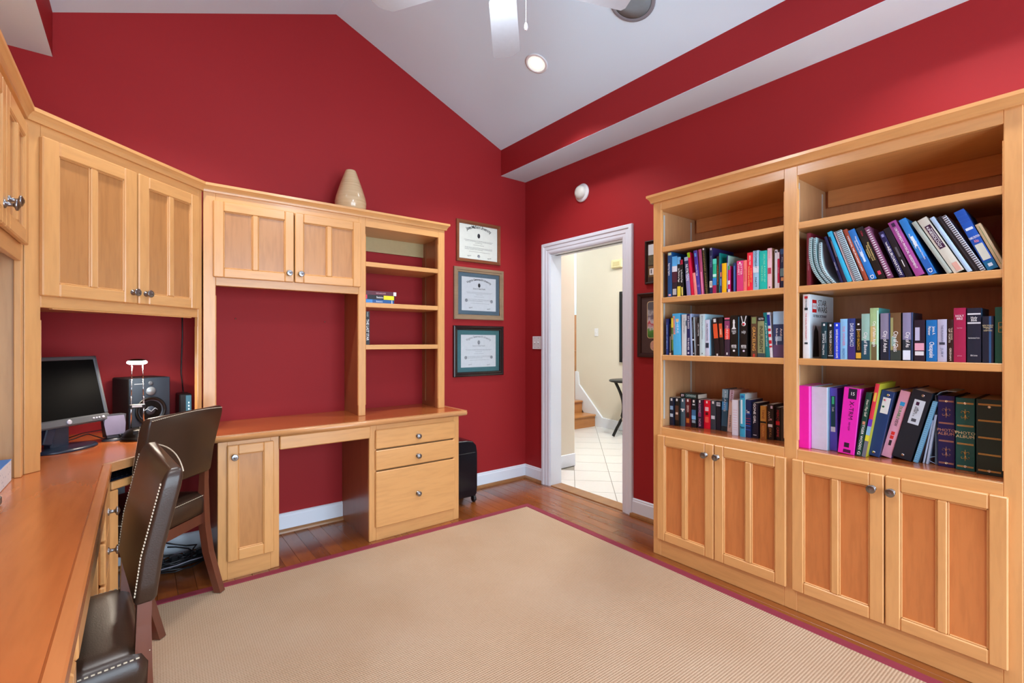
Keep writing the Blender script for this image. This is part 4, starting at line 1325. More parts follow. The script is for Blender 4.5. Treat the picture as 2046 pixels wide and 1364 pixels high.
sw = thing('light_switch', 'white double light switch plate on the red wall beside the doorway', 'switch', (XR - .0005, 3.2625, 1.252), -PI / 2)
MB().box((-.058, -.007, -.058), (.058, 0, .058), .003).obj('plate', WHITEP, sw)
for x in (-.024, .024):
    MB().box((x - .006, -.0075, -.013), (x + .006, -.006, .013)).obj('slot', plain('#b9bcc0', .4), sw)
    MB().box((x - .0045, -.017, -.004), (x + .0045, -.006, .010), .002, T(0, 0, 0)).obj('toggle', WHITEP, sw)
    for z in (-.042, .042):
        MB().lathe([(.0035, 0), (.003, .001), (0, .0012)], 10, T(x, -.007, z) @ FRONT).obj('screw', plain('#8f9398', .3, .6), sw)
sd = thing('smoke_detector', 'white round smoke detector on the red wall above the doorway', 'detector', (XR - .0005, 2.703, 2.469), -PI / 2)
MB().lathe([(.072, 0), (.074, .006), (.070, .012), (.062, .014), (.056, .016)], 40, FRONT).obj('base', WHITEP, sd)
MB().lathe([(.056, .012), (.055, .024), (.048, .036), (.03, .046), (.012, .049), (0, .0495)], 40, T(-.006, 0, .004) @ FRONT).obj('dome', plain('#d9dcd4', .4), sd)

# ================================================================== CEILING
def on_slope(x, y):
    """matrix with z pointing down out of the right hand ceiling slope"""
    a = math.atan(slope)
    return T(x, y, ceil_z(x)) @ Ry(a) @ Rx(PI)


CANGLOW = emis('recessed_bulb_glow', (1, .96, .9), 14)
CANBAF = emis('baffle_painted_glow', (1, .9, .82), 1.1)  # baffle emits light itself, imitating the bulb's glow on it
cans = [(2.13, 2.453), (2.13, .35), (2.13, -1.4), (.07, 2.453), (.07, .35), (.07, -1.4)]  # only the first is in view; the rest are added as light sources
for k, (x, y) in enumerate(cans):
    lab = ['lit recessed ceiling light on the right slope near the back wall',
           'added unseen recessed light on the right slope above the camera', 'added unseen recessed light on the right slope behind the camera',
           'added unseen recessed light on the left slope near the back wall', 'added unseen recessed light on the left slope above the desk',
           'added unseen recessed light on the left slope behind the camera'][k]
    a = math.atan(slope) * (1 if x > PEAKX else -1)
    M = T(x, y, ceil_z(x)) @ Ry(a) @ Rx(PI)
    c = thing('recessed_light', lab, 'light', (0, 0, 0), 0, 'recessed ceiling lights')
    c.matrix_world = M
    MB().lathe([(.062, .0005), (.078, .0005), (.079, .004), (.072, .007), (.062, .006), (.060, .0005)], 36, cap=False).obj('trim_ring', WHITEP, c)
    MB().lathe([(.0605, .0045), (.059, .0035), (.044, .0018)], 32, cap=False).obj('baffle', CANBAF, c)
    MB().lathe([(.0445, .0015), (.040, .004), (.02, .0055), (0, .006)], 32).obj('bulb', CANGLOW, c)
    n_ = Vector((math.sin(-a) * -1 if False else -math.sin(a), 0, -math.cos(a)))
    l = lamp('recessed_light_source', 'SPOT', (x + n_.x * .03, y, ceil_z(x) + n_.z * .03), CAN_POWER, (.98, .98, .98), rot=(0, 0, 0), spot_size=math.radians(112), spot_blend=.55, shadow_soft_size=.06)
spk = thing('ceiling_speaker', 'round grey speaker grille in the white ceiling slope above the fan', 'speaker', (0, 0, 0))
spk.matrix_world = on_slope(2.145, 1.665)
MB().lathe([(.105, .0005), (.126, .0005), (.127, .006), (.120, .009), (.106, .007)], 44, cap=False).obj('rim', plain('#82848c', .5), spk)
MB().lathe([(.107, .001), (.107, .005), (.05, .006), (0, .006)], 44).obj('grille', plain('#7f8c92', .7), spk)

fan = thing('ceiling_fan', 'white five blade ceiling fan with pull chains, hanging from the ceiling ridge', 'fan', (1.10, 1.48, 0))
FZ = 2.70
FW = plain('#b4b8c0', .35, 0, 'white_fan_blade')
MB().lathe([(0, FZ + .05), (.07, FZ + .05), (.10, FZ + .075), (.11, FZ + .13), (.09, FZ + .19), (.05, FZ + .21), (0, FZ + .21)], 36).obj('motor_housing', WHITEP, fan)
MB().lathe([(0, FZ - .02), (.055, FZ - .02), (.065, FZ + .02), (.06, FZ + .05), (0, FZ + .05)], 30).obj('switch_housing', WHITEP, fan)
MB().tube([(0, 0, FZ + .2), (0, 0, PEAKZ - .05)], .013, 12).obj('downrod', WHITEP, fan)
MB().lathe([(.02, PEAKZ - .10), (.07, PEAKZ - .05), (.075, PEAKZ - .02), (0, PEAKZ - .012)], 30).obj('canopy', WHITEP, fan)
MB().lathe([(0, FZ - .085), (.05, FZ - .075), (.078, FZ - .045), (.082, FZ - .022), (0, FZ - .02)], 32).obj('light_bowl', emis('fan_bowl_glow', (1, .97, .93), 5), fan)
blade = None
for k in range(5):
    a = math.radians(50.2 + 72 * k)
    M = Rz(a)
    if blade is None:
        out = [(.15, -.048), (.17, -.058), (.525, -.069), (.555, -.040), (.568, -.012), (.568, .050), (.555, .067), (.17, .058), (.15, .048)]
        o = MB().prism(out, -.003, .003, M=T(0, 0, FZ) @ Rx(math.radians(-5))).obj('blade', FW, fan); blade = o.data
        o2 = MB().box((.09, -.018, FZ + .008), (.21, .018, FZ + .014), .003).box((.08, -.022, FZ + .012), (.115, .022, FZ + .06), .004).obj('blade_iron', WHITEP, fan); iron = o2.data
    else:
        o = bpy.data.objects.new('blade', blade); COL.objects.link(o); o.parent = fan
        o2 = bpy.data.objects.new('blade_iron', iron); COL.objects.link(o2); o2.parent = fan
    o.rotation_euler = o2.rotation_euler = (0, 0, a)
for cx, cy, zb in ((.078, -.062, 2.462), (-.068, .052, 2.585)):
    mb = MB()
    z = zb + .03
    while z < FZ + .01:
        mb.lathe([(0, z), (.0017, z + .001), (.0017, z + .003), (0, z + .004)], 6, T(cx, cy, 0)); z += .0052
    mb.obj('pull_chain', CHROME, fan)
    MB().lathe([(0, zb), (.005, zb + .003), (.0075, zb + .013), (.0055, zb + .025), (.002, zb + .031), (0, zb + .031)], 14, T(cx, cy, 0)).obj('chain_fob', WHITEP, fan)
lamp('fan_light', 'POINT', (1.10, 1.48, FZ - .13), FAN_POWER, (.80, .91, 1), shadow_soft_size=.09)
# ================================================================== BOOKS
ROWZ = dict(A=1.5217, B=1.1842, C=.7572, R=1.5217, S=1.1842, T=.7572)
ROWNAME = dict(A='books on the upper left shelf', B='books on the middle left shelf', C='books on the lower left shelf',
               R='slanting textbooks on the upper right shelf', S='books on the middle right shelf', T='binders and albums on the lower right shelf')
GOLD = plain('#c9a45a', .35, .4, 'gold_foil')
RING = plain('#2a3138', .35, .3, 'wire_ring')


def build_book(row, x, y, w, h, tilt, st):
    th = math.radians(tilt)
    k = st.get('k', 'book')
    d = min(st.get('d', .15), BD - .016 - y)
    z = ROWZ[row] + (w * math.sin(th) if th > 0 else 0) + .0002
    name, cat = 'book', 'book'
    if k in ('binder', 'binder2'): name, cat = 'ring_binder', 'binder'
    elif k in ('album', 'album2'): name, cat = 'photo_album', 'album'
    elif k in ('spiral', 'spiral2', 'spiral3', 'dots'): name, cat = 'spiral_notebook', 'notebook'
    elif k == 'papers' or 'folder' in st['l']: name, cat = 'folder', 'folder'
    o = thing(name, st['l'], cat, (2.43 + y, 1.732 - x, z), (0, 0, 0), ROWNAME[row])
    o.rotation_euler = (0, th, -PI / 2)
    col = plain(st['c'], .38 if k != 'papers' else .7)
    side = plain(st.get('s', st['c']), .38)
    F = lambda u, v, yy=-.0005: T(u, yy, v) @ FRONT
    t = min(.003, w * .2)
    if k == 'papers':
        mb = MB()
        for i in range(4):
            mb.box((i * w / 4 + .0004, .001 * i, 0), ((i + 1) * w / 4 - .0004, d, h - .006 * i), .0004)
        # the outermost sheet flops over the album next to it
        pts = [(w - .001, h), (w + .010, h + .013), (w + .03, h + .019), (w + .058, h + .018)]
        for i in range(3):
            (xa, za), (xb, zb) = pts[i], pts[i + 1]
            mb.prism([(xa, za), (xb, zb), (xb, zb + .0015), (xa, za + .0015)], 0, d * .7, M=T(0, d * .7, 0) @ FRONT)
        mb.obj('sheets', col, o)
        MB().tube([(w * .5 + .02 * math.sin(q * .5) - .02, .004 - .0 * q, .02 + .0 * q) if False else (w * .5 - .028 * math.sin(q / 8 * PI), .0, .004 + .03 * q / 8) for q in range(9)], .0012, 5).obj('curled_edge', col, o)
        return o
    if k.startswith('spiral') or k == 'dots':
        if k == 'spiral': w = w - .0045
        if st.get('cv'):
            # pad sagging under its own weight: the spine bows
            n = 10
            rings = []
            for i in range(n + 1):
                v = i / n
                off = -.030 * math.sin(v * PI) * (1 - v * .3)
                rings.append([(off, 0, h * v), (off + w, 0, h * v), (off + w, d, h * v), (off, d, h * v)][::-1])
            MB().loft(rings[::-1], None, 0, False).obj('pad', col, o)
        else:
            MB().box((0, 0, 0), (w, d, h), .001).obj('pad', col, o)
        mb = MB(); n = int(h / (.0085 if k != 'dots' else .0075))
        for i in range(n):
            v = (i + .5) / n
            off = -.030 * math.sin(v * PI) * (1 - v * .3) if st.get('cv') else 0
            zz = h * v
            if k == 'dots': mb.box((w * .55, -.0012, zz - .0018), (w * .95, .0, zz + .0018))
            elif k == 'spiral2': mb.box((w * .05 + off, -.0016, zz - .0016), (w * .95 + off, .0, zz + .0016))
            elif k == 'spiral3': mb.box((w * .1, -.0012, zz - .0007), (w * .9, .0, zz + .0007))
            else: mb.box((w * .04 + off, -.0018, zz - .0011), (w * .96 + off, .0, zz + .0011))
        ro_ = mb.obj('binding_rings', RING if k != 'spiral3' else plain('#4a86b0', .4), o); ro_['kind'] = 'stuff'
        return o
    if k in ('binder', 'binder2', 'album', 'album2'):
        t = .0035
    mb = MB()
    mb.box((0, t * 1.0, 0), (t, d, h), .0006, mi=1).box((w - t, t, 0), (w, d, h), .0006, mi=1)
    if k in ('binder', 'binder2', 'album', 'album2'):
        mb.box((0, 0, 0), (w, t + .0004, h), .0015)
    else:
        # gently rounded spine
        n = 5
        pts = []
        for i in range(n + 1):
            u = i / n
            pts.append((u * w, .0012 - .0012 * math.sin(u * PI)))
        pts = pts + [(w, t + .0005), (0, t + .0005)]
        mb.prism(pts, 0, h)
    mb.obj('cover', [col, side], o)
    e_ = .004 if h > .22 else .0008
    MB().box((t, t + .0006, e_), (w - t, d - e_, h - e_)).obj('pages', PAGES, o)
    y0 = -.0004
    for bd in st.get('b', ()):
        f0, f1, c_ = bd[:3]
        fw = bd[3] if len(bd) > 3 else 1.0
        fx = bd[4] if len(bd) > 4 else 0.0
        xc = w * (.5 + fx); hw = w * fw / 2
        xa, xb = max(.0003, xc - hw), min(w - .0003, xc + hw)
        if fw >= 1: xa, xb = 0.0002, w - .0002
        MB().box((xa, y0, h * f0 + .0002), (xb, .0014, h * f1 - .0002)).obj('spine_band', plain(c_, .4), o)
        y0 -= .00012
    for tx in st.get('t', ()):
        body, c_, pos, ln, sz = tx[:5]
        fx = tx[5] if len(tx) > 5 else 0.0
        mode = tx[6] if len(tx) > 6 else 'v'
        mt = plain(c_, .45)
        xc = w * (.5 + fx)
        if mode == 'v':
            text(body, mt, o, T(xc, y0 - .0002, h * pos) @ FRONT @ Rz(-PI / 2), w * sz * 1.25, h * ln)
        else:
            text(body, mt, o, T(xc, y0 - .0002, h * pos) @ FRONT, h * sz, w * ln)
    y1 = y0 - .0003
    if k == 'chess':
        pr = [(.30, .665), (.30, .675), (.22, .69), (.13, .72), (.11, .80), (.16, .815), (.16, .83), (.11, .84), (.15, .875), (.09, .88), (.04, .90), (0, .905)]
        pts = [(w * (.5 + a), h * b_) for a, b_ in pr] + [(w * (.5 - a), h * b_) for a, b_ in pr[::-1]]
        MB().prism(pts, 0, .0008, M=T(0, y1 + .0004, 0) @ FRONT).obj('chess_queen', plain('#dcdcdc', .5), o)
    if k == 'ribbon':
        for sx in (-1, 1):
            MB().prism([(w * (.5 + sx * .10), h * .82), (w * (.5 + sx * .20), h * .83), (w * (.5 + sx * .48), h * .985), (w * (.5 + sx * .32), h * .985)], 0, .0008, M=T(0, y1 + .0004, 0) @ FRONT).obj('ribbon', plain('#dedede', .5), o)
        MB().lathe([(w * .34, 0), (w * .34, .0008), (0, .0008)], 20, F(w * .5, h * .79, y1)).obj('pendant_ring', plain('#dedede', .5), o)
        MB().lathe([(w * .2, 0), (w * .2, .0012), (0, .0014)], 16, F(w * .5, h * .79, y1 - .0004)).obj('pendant', plain('#c02a3a', .4), o)
    if k == 'comb':
        mb = MB(); n = 22
        for i in range(n):
            v = .04 + .92 * (i + .5) / n
            mb.box((w * .22, -.0018, h * v - h * .009), (w * .78, .001, h * v + h * .009), .0006)
        c_ = mb.obj('comb_teeth', plain('#dcd4e0', .5), o); c_['kind'] = 'stuff'
    if k == 'goldframe':
        mb = MB()
        xa, xb, za, zb = w * .36, w * .95, h * .55, h * .73; q = .0015
        for A, B_ in (((xa, za), (xb, za + q)), ((xa, zb - q), (xb, zb)), ((xa, za), (xa + q, zb)), ((xb - q, za), (xb, zb))):
            mb.box((A[0], -.0006, A[1]), (B_[0], .001, B_[1]))
        mb.obj('gold_frame', GOLD, o)
        text('NIV', GOLD, o, T(w * .66, -.0006, h * .635) @ FRONT, h * .07, w * .4)
    if k == 'starwars':
        # printing on the wide front cover (facing +x of the book)
        Mx = lambda yy, zz: T(w + .0003, yy, zz) @ Rz(PI / 2) @ FRONT
        r_ = plain('#c3161f', .4); wt_ = plain('#f4f4f4', .4); bl = plain('#1c2126', .4)
        MB().box((w - .0004, .035, h * .72), (w + .0006, .085, h * .92)).obj('cover_square', r_, o)
        MB().box((w - .0004, .039, h * .775), (w + .0009, .081, h * .865)).obj('cover_square_panel', plain('#cfe6ec', .4), o)
        text('LEGO', r_, o, T(w + .0009, .060, h * .82) @ Rz(PI / 2) @ FRONT, .018, .036)
        text('STAR', bl, o, T(w + .0006, .155, h * .875) @ Rz(PI / 2) @ FRONT, .040, .098)
        text('WARS', bl, o, T(w + .0006, .155, h * .770) @ Rz(PI / 2) @ FRONT, .040, .098)
        text('THE VISUAL DICTIONARY', plain('#5a6a78', .4), o, T(w + .0006, .125, h * .665) @ Rz(PI / 2) @ FRONT, .018, .17)
        MB().prism([(.04, h * .02), (.115, h * .02), (.105, h * .42), (.075, h * .52), (.055, h * .42)], 0, .0008, M=T(w, 0, 0) @ Matrix(((0, 0, 1, 0), (1, 0, 0, 0), (0, 1, 0, 0), (0, 0, 0, 1)))).obj('cover_print', plain('#20323a', .45), o)
    if k == 'binder2':
        for v in (.06, .94):
            MB().lathe([(.006, 0), (.006, .0012), (.003, .0022), (0, .0024)], 14, F(w * (.5 if v < .5 else .58), h * v, -.0002)).obj('rivet', CHROME, o)
        if 'dots' in st['l']:
            MB().lathe([(.0042, 0), (.0042, .0008), (0, .0008)], 14, F(w * .42, h * .86, y1)).obj('sticker_dot', plain('#d86a8a', .5), o)
            MB().lathe([(.0042, 0), (.0042, .0008), (0, .0008)], 14, F(w * .42, h * .76, y1)).obj('sticker_dot', plain('#1f6a4c', .5), o)
        else:
            text('office', INK, o, T(w * .52, y1, h * .72) @ FRONT @ Rz(-PI / 2), .012)
            text('binder 2 in', INK, o, T(w * .42, y1, h * .70) @ FRONT @ Rz(-PI / 2), .010)
    if k in ('album', 'album2'):
        gm = GOLD if '#e0d09a' in str(st) or k == 'album2' else plain('#b98a70', .35, .3, 'rose_foil')
        zs = (.055, .365, .615, .925) if k == 'album' else (.055, .27, .49, .715, .93)
        for v in zs:
            MB().box((w * .07, -.0006, h * v - .003), (w * .93, .001, h * v - .0006)).box((w * .07, -.0006, h * v + .0006), (w * .93, .001, h * v + .003)).obj('gold_band', gm, o)
        for v in (zs[0], zs[-1] - (.03 if k == 'album2' else 0)):
            MB().lathe([(.0048, 0), (.0048, .001), (.003, .002), (.0024, .0012), (0, .0012)], 16, F(w * .5, h * v, -.0006)).obj('rivet', plain('#e8dcb8', .25, .7), o)
        if k == 'album':
            for v in (.21, .77):
                mb = MB()
                for s_ in (-1, 1):
                    for q in (-1, 1):
                        pts = [(w * .5, -.0004, h * v), (w * .5 + q * .003, -.0006, h * v + s_ * .012), (w * .5 + q * .010, -.0006, h * v + s_ * .014),
                               (w * .5 + q * .0125, -.0006, h * v + s_ * .008), (w * .5 + q * .009, -.0006, h * v + s_ * .0065)]
                        mb.tube(pts, .0012, 5)
                    mb.tube([(w * .5, -.0004, h * v), (w * .5, -.0006, h * v + s_ * .012), (w * .5, -.0006, h * v + s_ * .022)], [.0011, .0016, .0006], 5)
                mb.obj('gold_scroll', gm, o)
    return o


BOOKS = [
  ('A', 0.0826, 0.022, 0.0283, 0.2642, 0.0, {'l':'dark blue paperback reading "Beginning Algebra" beside the left end of the upper shelf','c':'#14518c','b':[(0.93, 0.99, '#cfe9c8', 0.7), (0.03, 0.07, '#f2b7c6', 0.5)], 't':[('Beginning Algebra','#ffffff', 0.62, 0.36, 0.42, -0.12)], 'd':0.2}),
  ('A', 0.1129, 0.022, 0.0326, 0.2351, 0.0, {'l':'slim comic-like book with sky blue top and dark maroon spine','c':'#2b1d2c','s':'#3a6ea5','b':[(0.76, 1, '#5ab4f2'), (0.62, 0.76, '#d9dbe6'), (0.36, 0.62, '#4a1f33'), (0.05, 0.2, '#b9b9b9', 0.7)], 'd':0.17}),
  ('A', 0.1473, 0.022, 0.0209, 0.2274, 0.0, {'l':'black paperback with light blue top and yellow foot','c':'#15181c','b':[(0.82, 1, '#6fb7ea'), (0, 0.26, '#e6cf3c')], 't':[('Le Mot & La Page','#ffffff', 0.54, 0.44, 0.55)], 'd':0.16}),
  ('A', 0.1703, 0.022, 0.0185, 0.2097, -2.1, {'l':'black paperback with red head and small yellow block at its foot','c':'#101214','b':[(0.87, 1, '#b01f3c'), (0.02, 0.25, '#e3d071', 0.45)], 't':[('Le Mot & La Page','#ffffff', 0.55, 0.44, 0.55)], 'd':0.16}),
  ('A', 0.2074, 0.022, 0.0238, 0.2213, -4.3, {'l':'navy and lavender spine reading "NUTRITION", tilting left','c':'#8a86b8','b':[(0.55, 1, '#2b3a5c'), (0.9, 1, '#9fb6cf')], 't':[('NUTRITION','#ffffff', 0.6, 0.4, 0.7)], 'd':0.2}),
  ('A', 0.2351, 0.022, 0.0173, 0.2449, -6.2, {'l':'tilting crimson book with a lime green head','c':'#d2123f','b':[(0.88, 1, '#97c416')], 'd':0.2}),
  ('A', 0.2549, 0.022, 0.0178, 0.1259, -6.0, {'l':'short salmon pink booklet between the crimson and the violet book','c':'#ee8a86','s':'#e78d9c','b':[(0.55, 0.95, '#ef9a86', 0.3)], 'd':0.17}),
  ('A', 0.2738, 0.022, 0.02, 0.2505, -6.0, {'l':'violet book with pink cover and small white title, tilting left','c':'#4a3a9c','s':'#b0568c','b':[(0.86, 0.94, '#5aa0d8', 0.5), (0.21, 0.215, '#d8d8ff', 0.6), (0.18, 0.185, '#d8d8ff', 0.6)], 't':[('Human Biology','#ffffff', 0.55, 0.3, 0.35)], 'd':0.2}),
  ('A', 0.2951, 0.022, 0.0179, 0.252, -4.0, {'l':'wine red and pink book beside the violet one','c':'#a9486f','s':'#5a2030','b':[(0, 0.5, '#e889b4', 0.35)], 'd':0.2}),
  ('A', 0.3178, 0.022, 0.0212, 0.2559, -4.6, {'l':'worn black book with faint gold letters down a peeling spine','c':'#15130f','b':[(0.955, 1, '#d8d4ce', 0.4)], 't':[('HANDMAID AWAKENING','#8f7d45', 0.45, 0.85, 0.5)], 'd':0.22}),
  ('A', 0.3437, 0.022, 0.0174, 0.2501, 0.0, {'l':'tall slate navy book with purple cover and a white sticker low on its spine','c':'#1d2c50','s':'#2c2458','b':[(0.14, 0.28, '#f3efe0', 0.8), (0.95, 1, '#b8b8c8', 0.5)], 't':[('KEEP','#222222', 0.21, 0.1, 0.5), ('BITTER','#6d7ba6', 0.7, 0.42, 0.6)], 'd':0.23}),
  ('A', 0.363, 0.022, 0.0207, 0.1877, 0.0, {'l':'green, aqua and magenta patterned paperback','c':'#27b58c','b':[(0, 0.24, '#a11d52'), (0.24, 0.45, '#2b84cf'), (0.48, 0.56, '#bff0e4', 0.9), (0.85, 1, '#4fd0b8')], 'd':0.16}),
  ('A', 0.3846, 0.022, 0.0127, 0.1986, 0.0, {'l':'dark brown paperback with orange lettering','c':'#2a1a17','t':[('UNDERWORLD','#b76a2f', 0.5, 0.6, 0.6)], 'd':0.17}),
  ('A', 0.3981, 0.022, 0.006, 0.2149, 0.0, {'l':'thin tall teal book showing its teal cover','c':'#0d6f74','s':'#0c7d76','d':0.2}),
  ('A', 0.4049, 0.022, 0.0075, 0.1547, 0.0, {'l':'small indigo paperback with an orange patch, next to the yellow book','c':'#2a2c6b','b':[(0.56, 0.72, '#e08060', 0.8), (0.25, 0.5, '#7aa0d8', 0.6)], 'd':0.13}),
  ('A', 0.4149, 0.022, 0.024, 0.1573, 0.0, {'l':'plain bright yellow book on the upper left shelf','c':'#f2b914','s':'#d9a010','d':0.13}),
  ('A', 0.4411, 0.022, 0.006, 0.1957, 0.0, {'l':'thin navy spined picture book with pale patterned cover','c':'#251f5c','s':'#9fc4b4','b':[(0.1, 0.8, '#e6e6f0', 0.35)], 'd':0.21}),
  ('A', 0.4479, 0.022, 0.0107, 0.1394, 0.0, {'l':'narrow magenta and white paperback with green top','c':'#c81f6c','b':[(0.85, 1, '#3f9a5e'), (0.3, 0.45, '#e6e0ea'), (0, 0.12, '#d8d0e8')], 'd':0.12}),
  ('A', 0.4753, 0.022, 0.0144, 0.1517, 0.0, {'l':'navy paperback with paler blue stripe beside the pink book','c':'#1f2f5e','b':[(0, 0.9, '#456fb4', 0.45)], 'd':0.12}),
  ('A', 0.4945, 0.022, 0.0337, 0.159, 0.0, {'l':'wide rose pink book with white title letters','c':'#d83a78','s':'#e35a66','b':[(0.9, 0.96, '#ffe0ea', 0.25)], 't':[('BITTER','#ffd9e4', 0.72, 0.4, 0.3, 0.2), ('SWEET','#ffd9e4', 0.72, 0.36, 0.3, -0.2)], 'd':0.18}),
  ('A', 0.5293, 0.022, 0.0176, 0.1585, 0.0, {'l':'salmon coloured book beside the rose pink one','c':'#f27a72','t':[('the unsettled year','#b02a44', 0.5, 0.6, 0.25)], 'd':0.18}),
  ('A', 0.5489, 0.022, 0.0279, 0.1939, 0.0, {'l':'scarlet book reading "A COURT OF THORNS AND ROSES"','c':'#f0283e','t':[('SARAH J. MAAS','#ffffff', 0.8, 0.27, 0.32), ('A COURT OF','#f7c95a', 0.4, 0.4, 0.22, 0.2), ('THORNS and ROSES','#f7d98a', 0.38, 0.55, 0.26, -0.2)], 'd':0.2}),
  ('A', 0.5785, 0.022, 0.028, 0.1998, 0.0, {'l':'pale blue book reading "DOOMSDAY" with a white bird shape','c':'#9cc9e2','b':[(0.44, 0.6, '#d7dde6')], 't':[('DOOMSDAY','#1d2a4a', 0.78, 0.36, 0.4), ('MATT','#24304c', 0.2, 0.25, 0.34)], 'd':0.2}),
  ('A', 0.6094, 0.022, 0.0371, 0.193, 0.0, {'l':'turquoise hardback with pale mint lettering','c':'#10bcae','s':'#0e9a94','t':[('SARAH J. MAAS','#9df2cf', 0.78, 0.3, 0.24, 0.15), ('A COURT OF','#9df2cf', 0.4, 0.4, 0.22, 0.2), ('WINGS & RUIN','#8cecb4', 0.42, 0.4, 0.24, -0.15)], 'd':0.2}),
  ('A', 0.6485, 0.022, 0.0205, 0.2015, 0.0, {'l':'pale pink hardback with a small red emblem','c':'#e8bfc9','s':'#a98a62','b':[(0.37, 0.52, '#c0405a', 0.7), (0.03, 0.06, '#3a2a34', 0.3)], 't':[('TITLE','#d7a3ae', 0.85, 0.3, 0.4)], 'd':0.21}),
  ('A', 0.6828, 0.022, 0.0122, 0.1891, 0.0, {'l':'slim white book beside the pale pink hardback','c':'#d9d9de','s':'#bfb6b4','b':[(0.92, 0.97, '#30303c', 0.5)], 'd':0.2}),
  ('A', 0.6957, 0.022, 0.0094, 0.1753, 0.0, {'l':'narrow cherry red paperback with white ends','c':'#c92a52','b':[(0, 0.15, '#e4dfe4'), (0.82, 1, '#e8e4ea')], 't':[('the story','#f0d4dc', 0.5, 0.35, 0.4)], 'd':0.16}),
  ('A', 0.7083, 0.022, 0.0189, 0.1902, 0.0, {'l':'dark navy book with orange disc, last on the upper left shelf','c':'#1c2c50','b':[(0.18, 0.27, '#d89a66', 0.6), (0.3, 0.5, '#6c8f94'), (0.86, 0.99, '#30588a')], 't':[('STILL','#cfd6e4', 0.72, 0.25, 0.3)], 'd':0.2}),
  ('B', 0.0695, 0.022, 0.0174, 0.2122, 0.0, {'l':'dark blue paperback at the left end of the middle left shelf','c':'#1b2a66','b':[(0, 0.9, '#3c6bc0', 0.12)], 't':[('GARDEN OF BEASTS','#8fb4e6', 0.5, 0.8, 0.45)], 'd':0.13}),
  ('B', 0.0948, 0.022, 0.0113, 0.1808, 0.0, {'l':'thin black paperback next to the yellow and green book','c':'#181416','b':[(0, 0.07, '#e4c0b0'), (0.1, 0.6, '#b8a8a8', 0.25)], 'd':0.12}),
  ('B', 0.1071, 0.022, 0.0133, 0.2213, 0.0, {'l':'yellow and green paperback beside the sky blue book','c':'#5a7a3a','b':[(0.72, 0.97, '#e0cf3c'), (0, 0.12, '#2a2a20'), (0.4, 0.55, '#8a8a70')], 'd':0.15}),
  ('B', 0.1219, 0.022, 0.0486, 0.2399, -2.0, {'l':'wide sky blue hardback with orange title panel','c':'#4cb6ea','b':[(0.5, 0.94, '#f2a070', 0.22, -0.28), (0.8, 0.87, '#e8c08a', 0.35, 0.15)], 't':[('FROM THERE','#2f6fd0', 0.72, 0.4, 0.16, -0.28), ('HERE','#d6ecff', 0.66, 0.3, 0.3, 0.15)], 'd':0.21}),
  ('B', 0.175, 0.022, 0.0303, 0.2329, 0.0, {'l':'white-grey hardback with faint grey title, beside the sky blue book','c':'#cfd8da','b':[(0.72, 0.85, '#2a4a58', 0.15, 0.42)], 't':[('THE OPTIMIST','#8a9094', 0.72, 0.4, 0.36)], 'd':0.2}),
  ('B', 0.2067, 0.022, 0.0216, 0.2337, 0.0, {'l':'navy spine reading "EAT & DANCE TO RICHES"','c':'#24285c','b':[(0.04, 0.08, '#e8e8f4', 0.4)], 't':[('EAT & DANCE','#ffffff', 0.8, 0.3, 0.5), ('TO RICHES','#ffffff', 0.28, 0.3, 0.5)], 'd':0.2}),
  ('B', 0.2319, 0.022, 0.0116, 0.2349, -1.9, {'l':'pale blue paperback beside the navy spine','c':'#9db4d8','s':'#8fa2c4','d':0.2}),
  ('B', 0.2445, 0.022, 0.0118, 0.2149, -2.3, {'l':'thin black book with white dot, between pale covers','c':'#15171b','s':'#d6e4e6','b':[(0.39, 0.43, '#e6e6ea', 0.8), (0.04, 0.07, '#d0d0d0', 0.4)], 't':[('THE UNDERGROUND','#9aa0a8', 0.7, 0.5, 0.4)], 'd':0.19}),
  ('B', 0.2718, 0.022, 0.0125, 0.2122, 0.0, {'l':'black book with small white letters, beside the tall pale hardback','c':'#17171a','s':'#1e1e22','b':[(0.27, 0.285, '#e8e8e8', 0.7)], 't':[('I AM a WRITER','#ffffff', 0.68, 0.38, 0.45)], 'd':0.2}),
  ('B', 0.2859, 0.022, 0.0314, 0.2299, 0.0, {'l':'tall pale ice blue hardback, broadest of the light spines','c':'#c4dde2','s':'#a6d0de','b':[(0.04, 0.07, '#2a3438', 0.15)], 't':[('SHOTGUN LOVESONGS','#7f9296', 0.68, 0.5, 0.3)], 'd':0.2}),
  ('B', 0.3186, 0.022, 0.0252, 0.1976, 0.0, {'l':'lavender white book with a black ink splash and pale blue cover','c':'#c9cfe4','s':'#8cc4de','b':[(0.22, 0.36, '#2c3444', 0.7)], 't':[('INK MEADOWS','#565e78', 0.66, 0.42, 0.36)], 'd':0.18}),
  ('B', 0.3759, 0.022, 0.027, 0.2069, -4.6, {'l':'black paperback with an orange flame shape, cracked white edge','c':'#211518','b':[(0.46, 0.84, '#e2562c', 0.85), (0, 0.06, '#d8d4d4', 0.3), (0.88, 0.97, '#d6d6d6', 0.5)], 'd':0.13}),
  ('B', 0.4047, 0.022, 0.0239, 0.2079, -3.6, {'l':'second black paperback with orange flame, beside the cracked one','c':'#1a1517','b':[(0.48, 0.84, '#d7582f', 0.7), (0.55, 0.7, '#f4d8c0', 0.15)], 'd':0.13}),
  ('B', 0.4294, 0.022, 0.0273, 0.2039, 0.0, {'l':'purple and red paperback reading "FOREVER"','c':'#3c2a3c','b':[(0.44, 0.72, '#ef4236'), (0.72, 0.92, '#8a3a66'), (0.96, 1, '#e8708a'), (0.04, 0.1, '#e0e0e0', 0.25)], 't':[('FOREVER','#ffd6d2', 0.62, 0.34, 0.5)], 'd':0.14}),
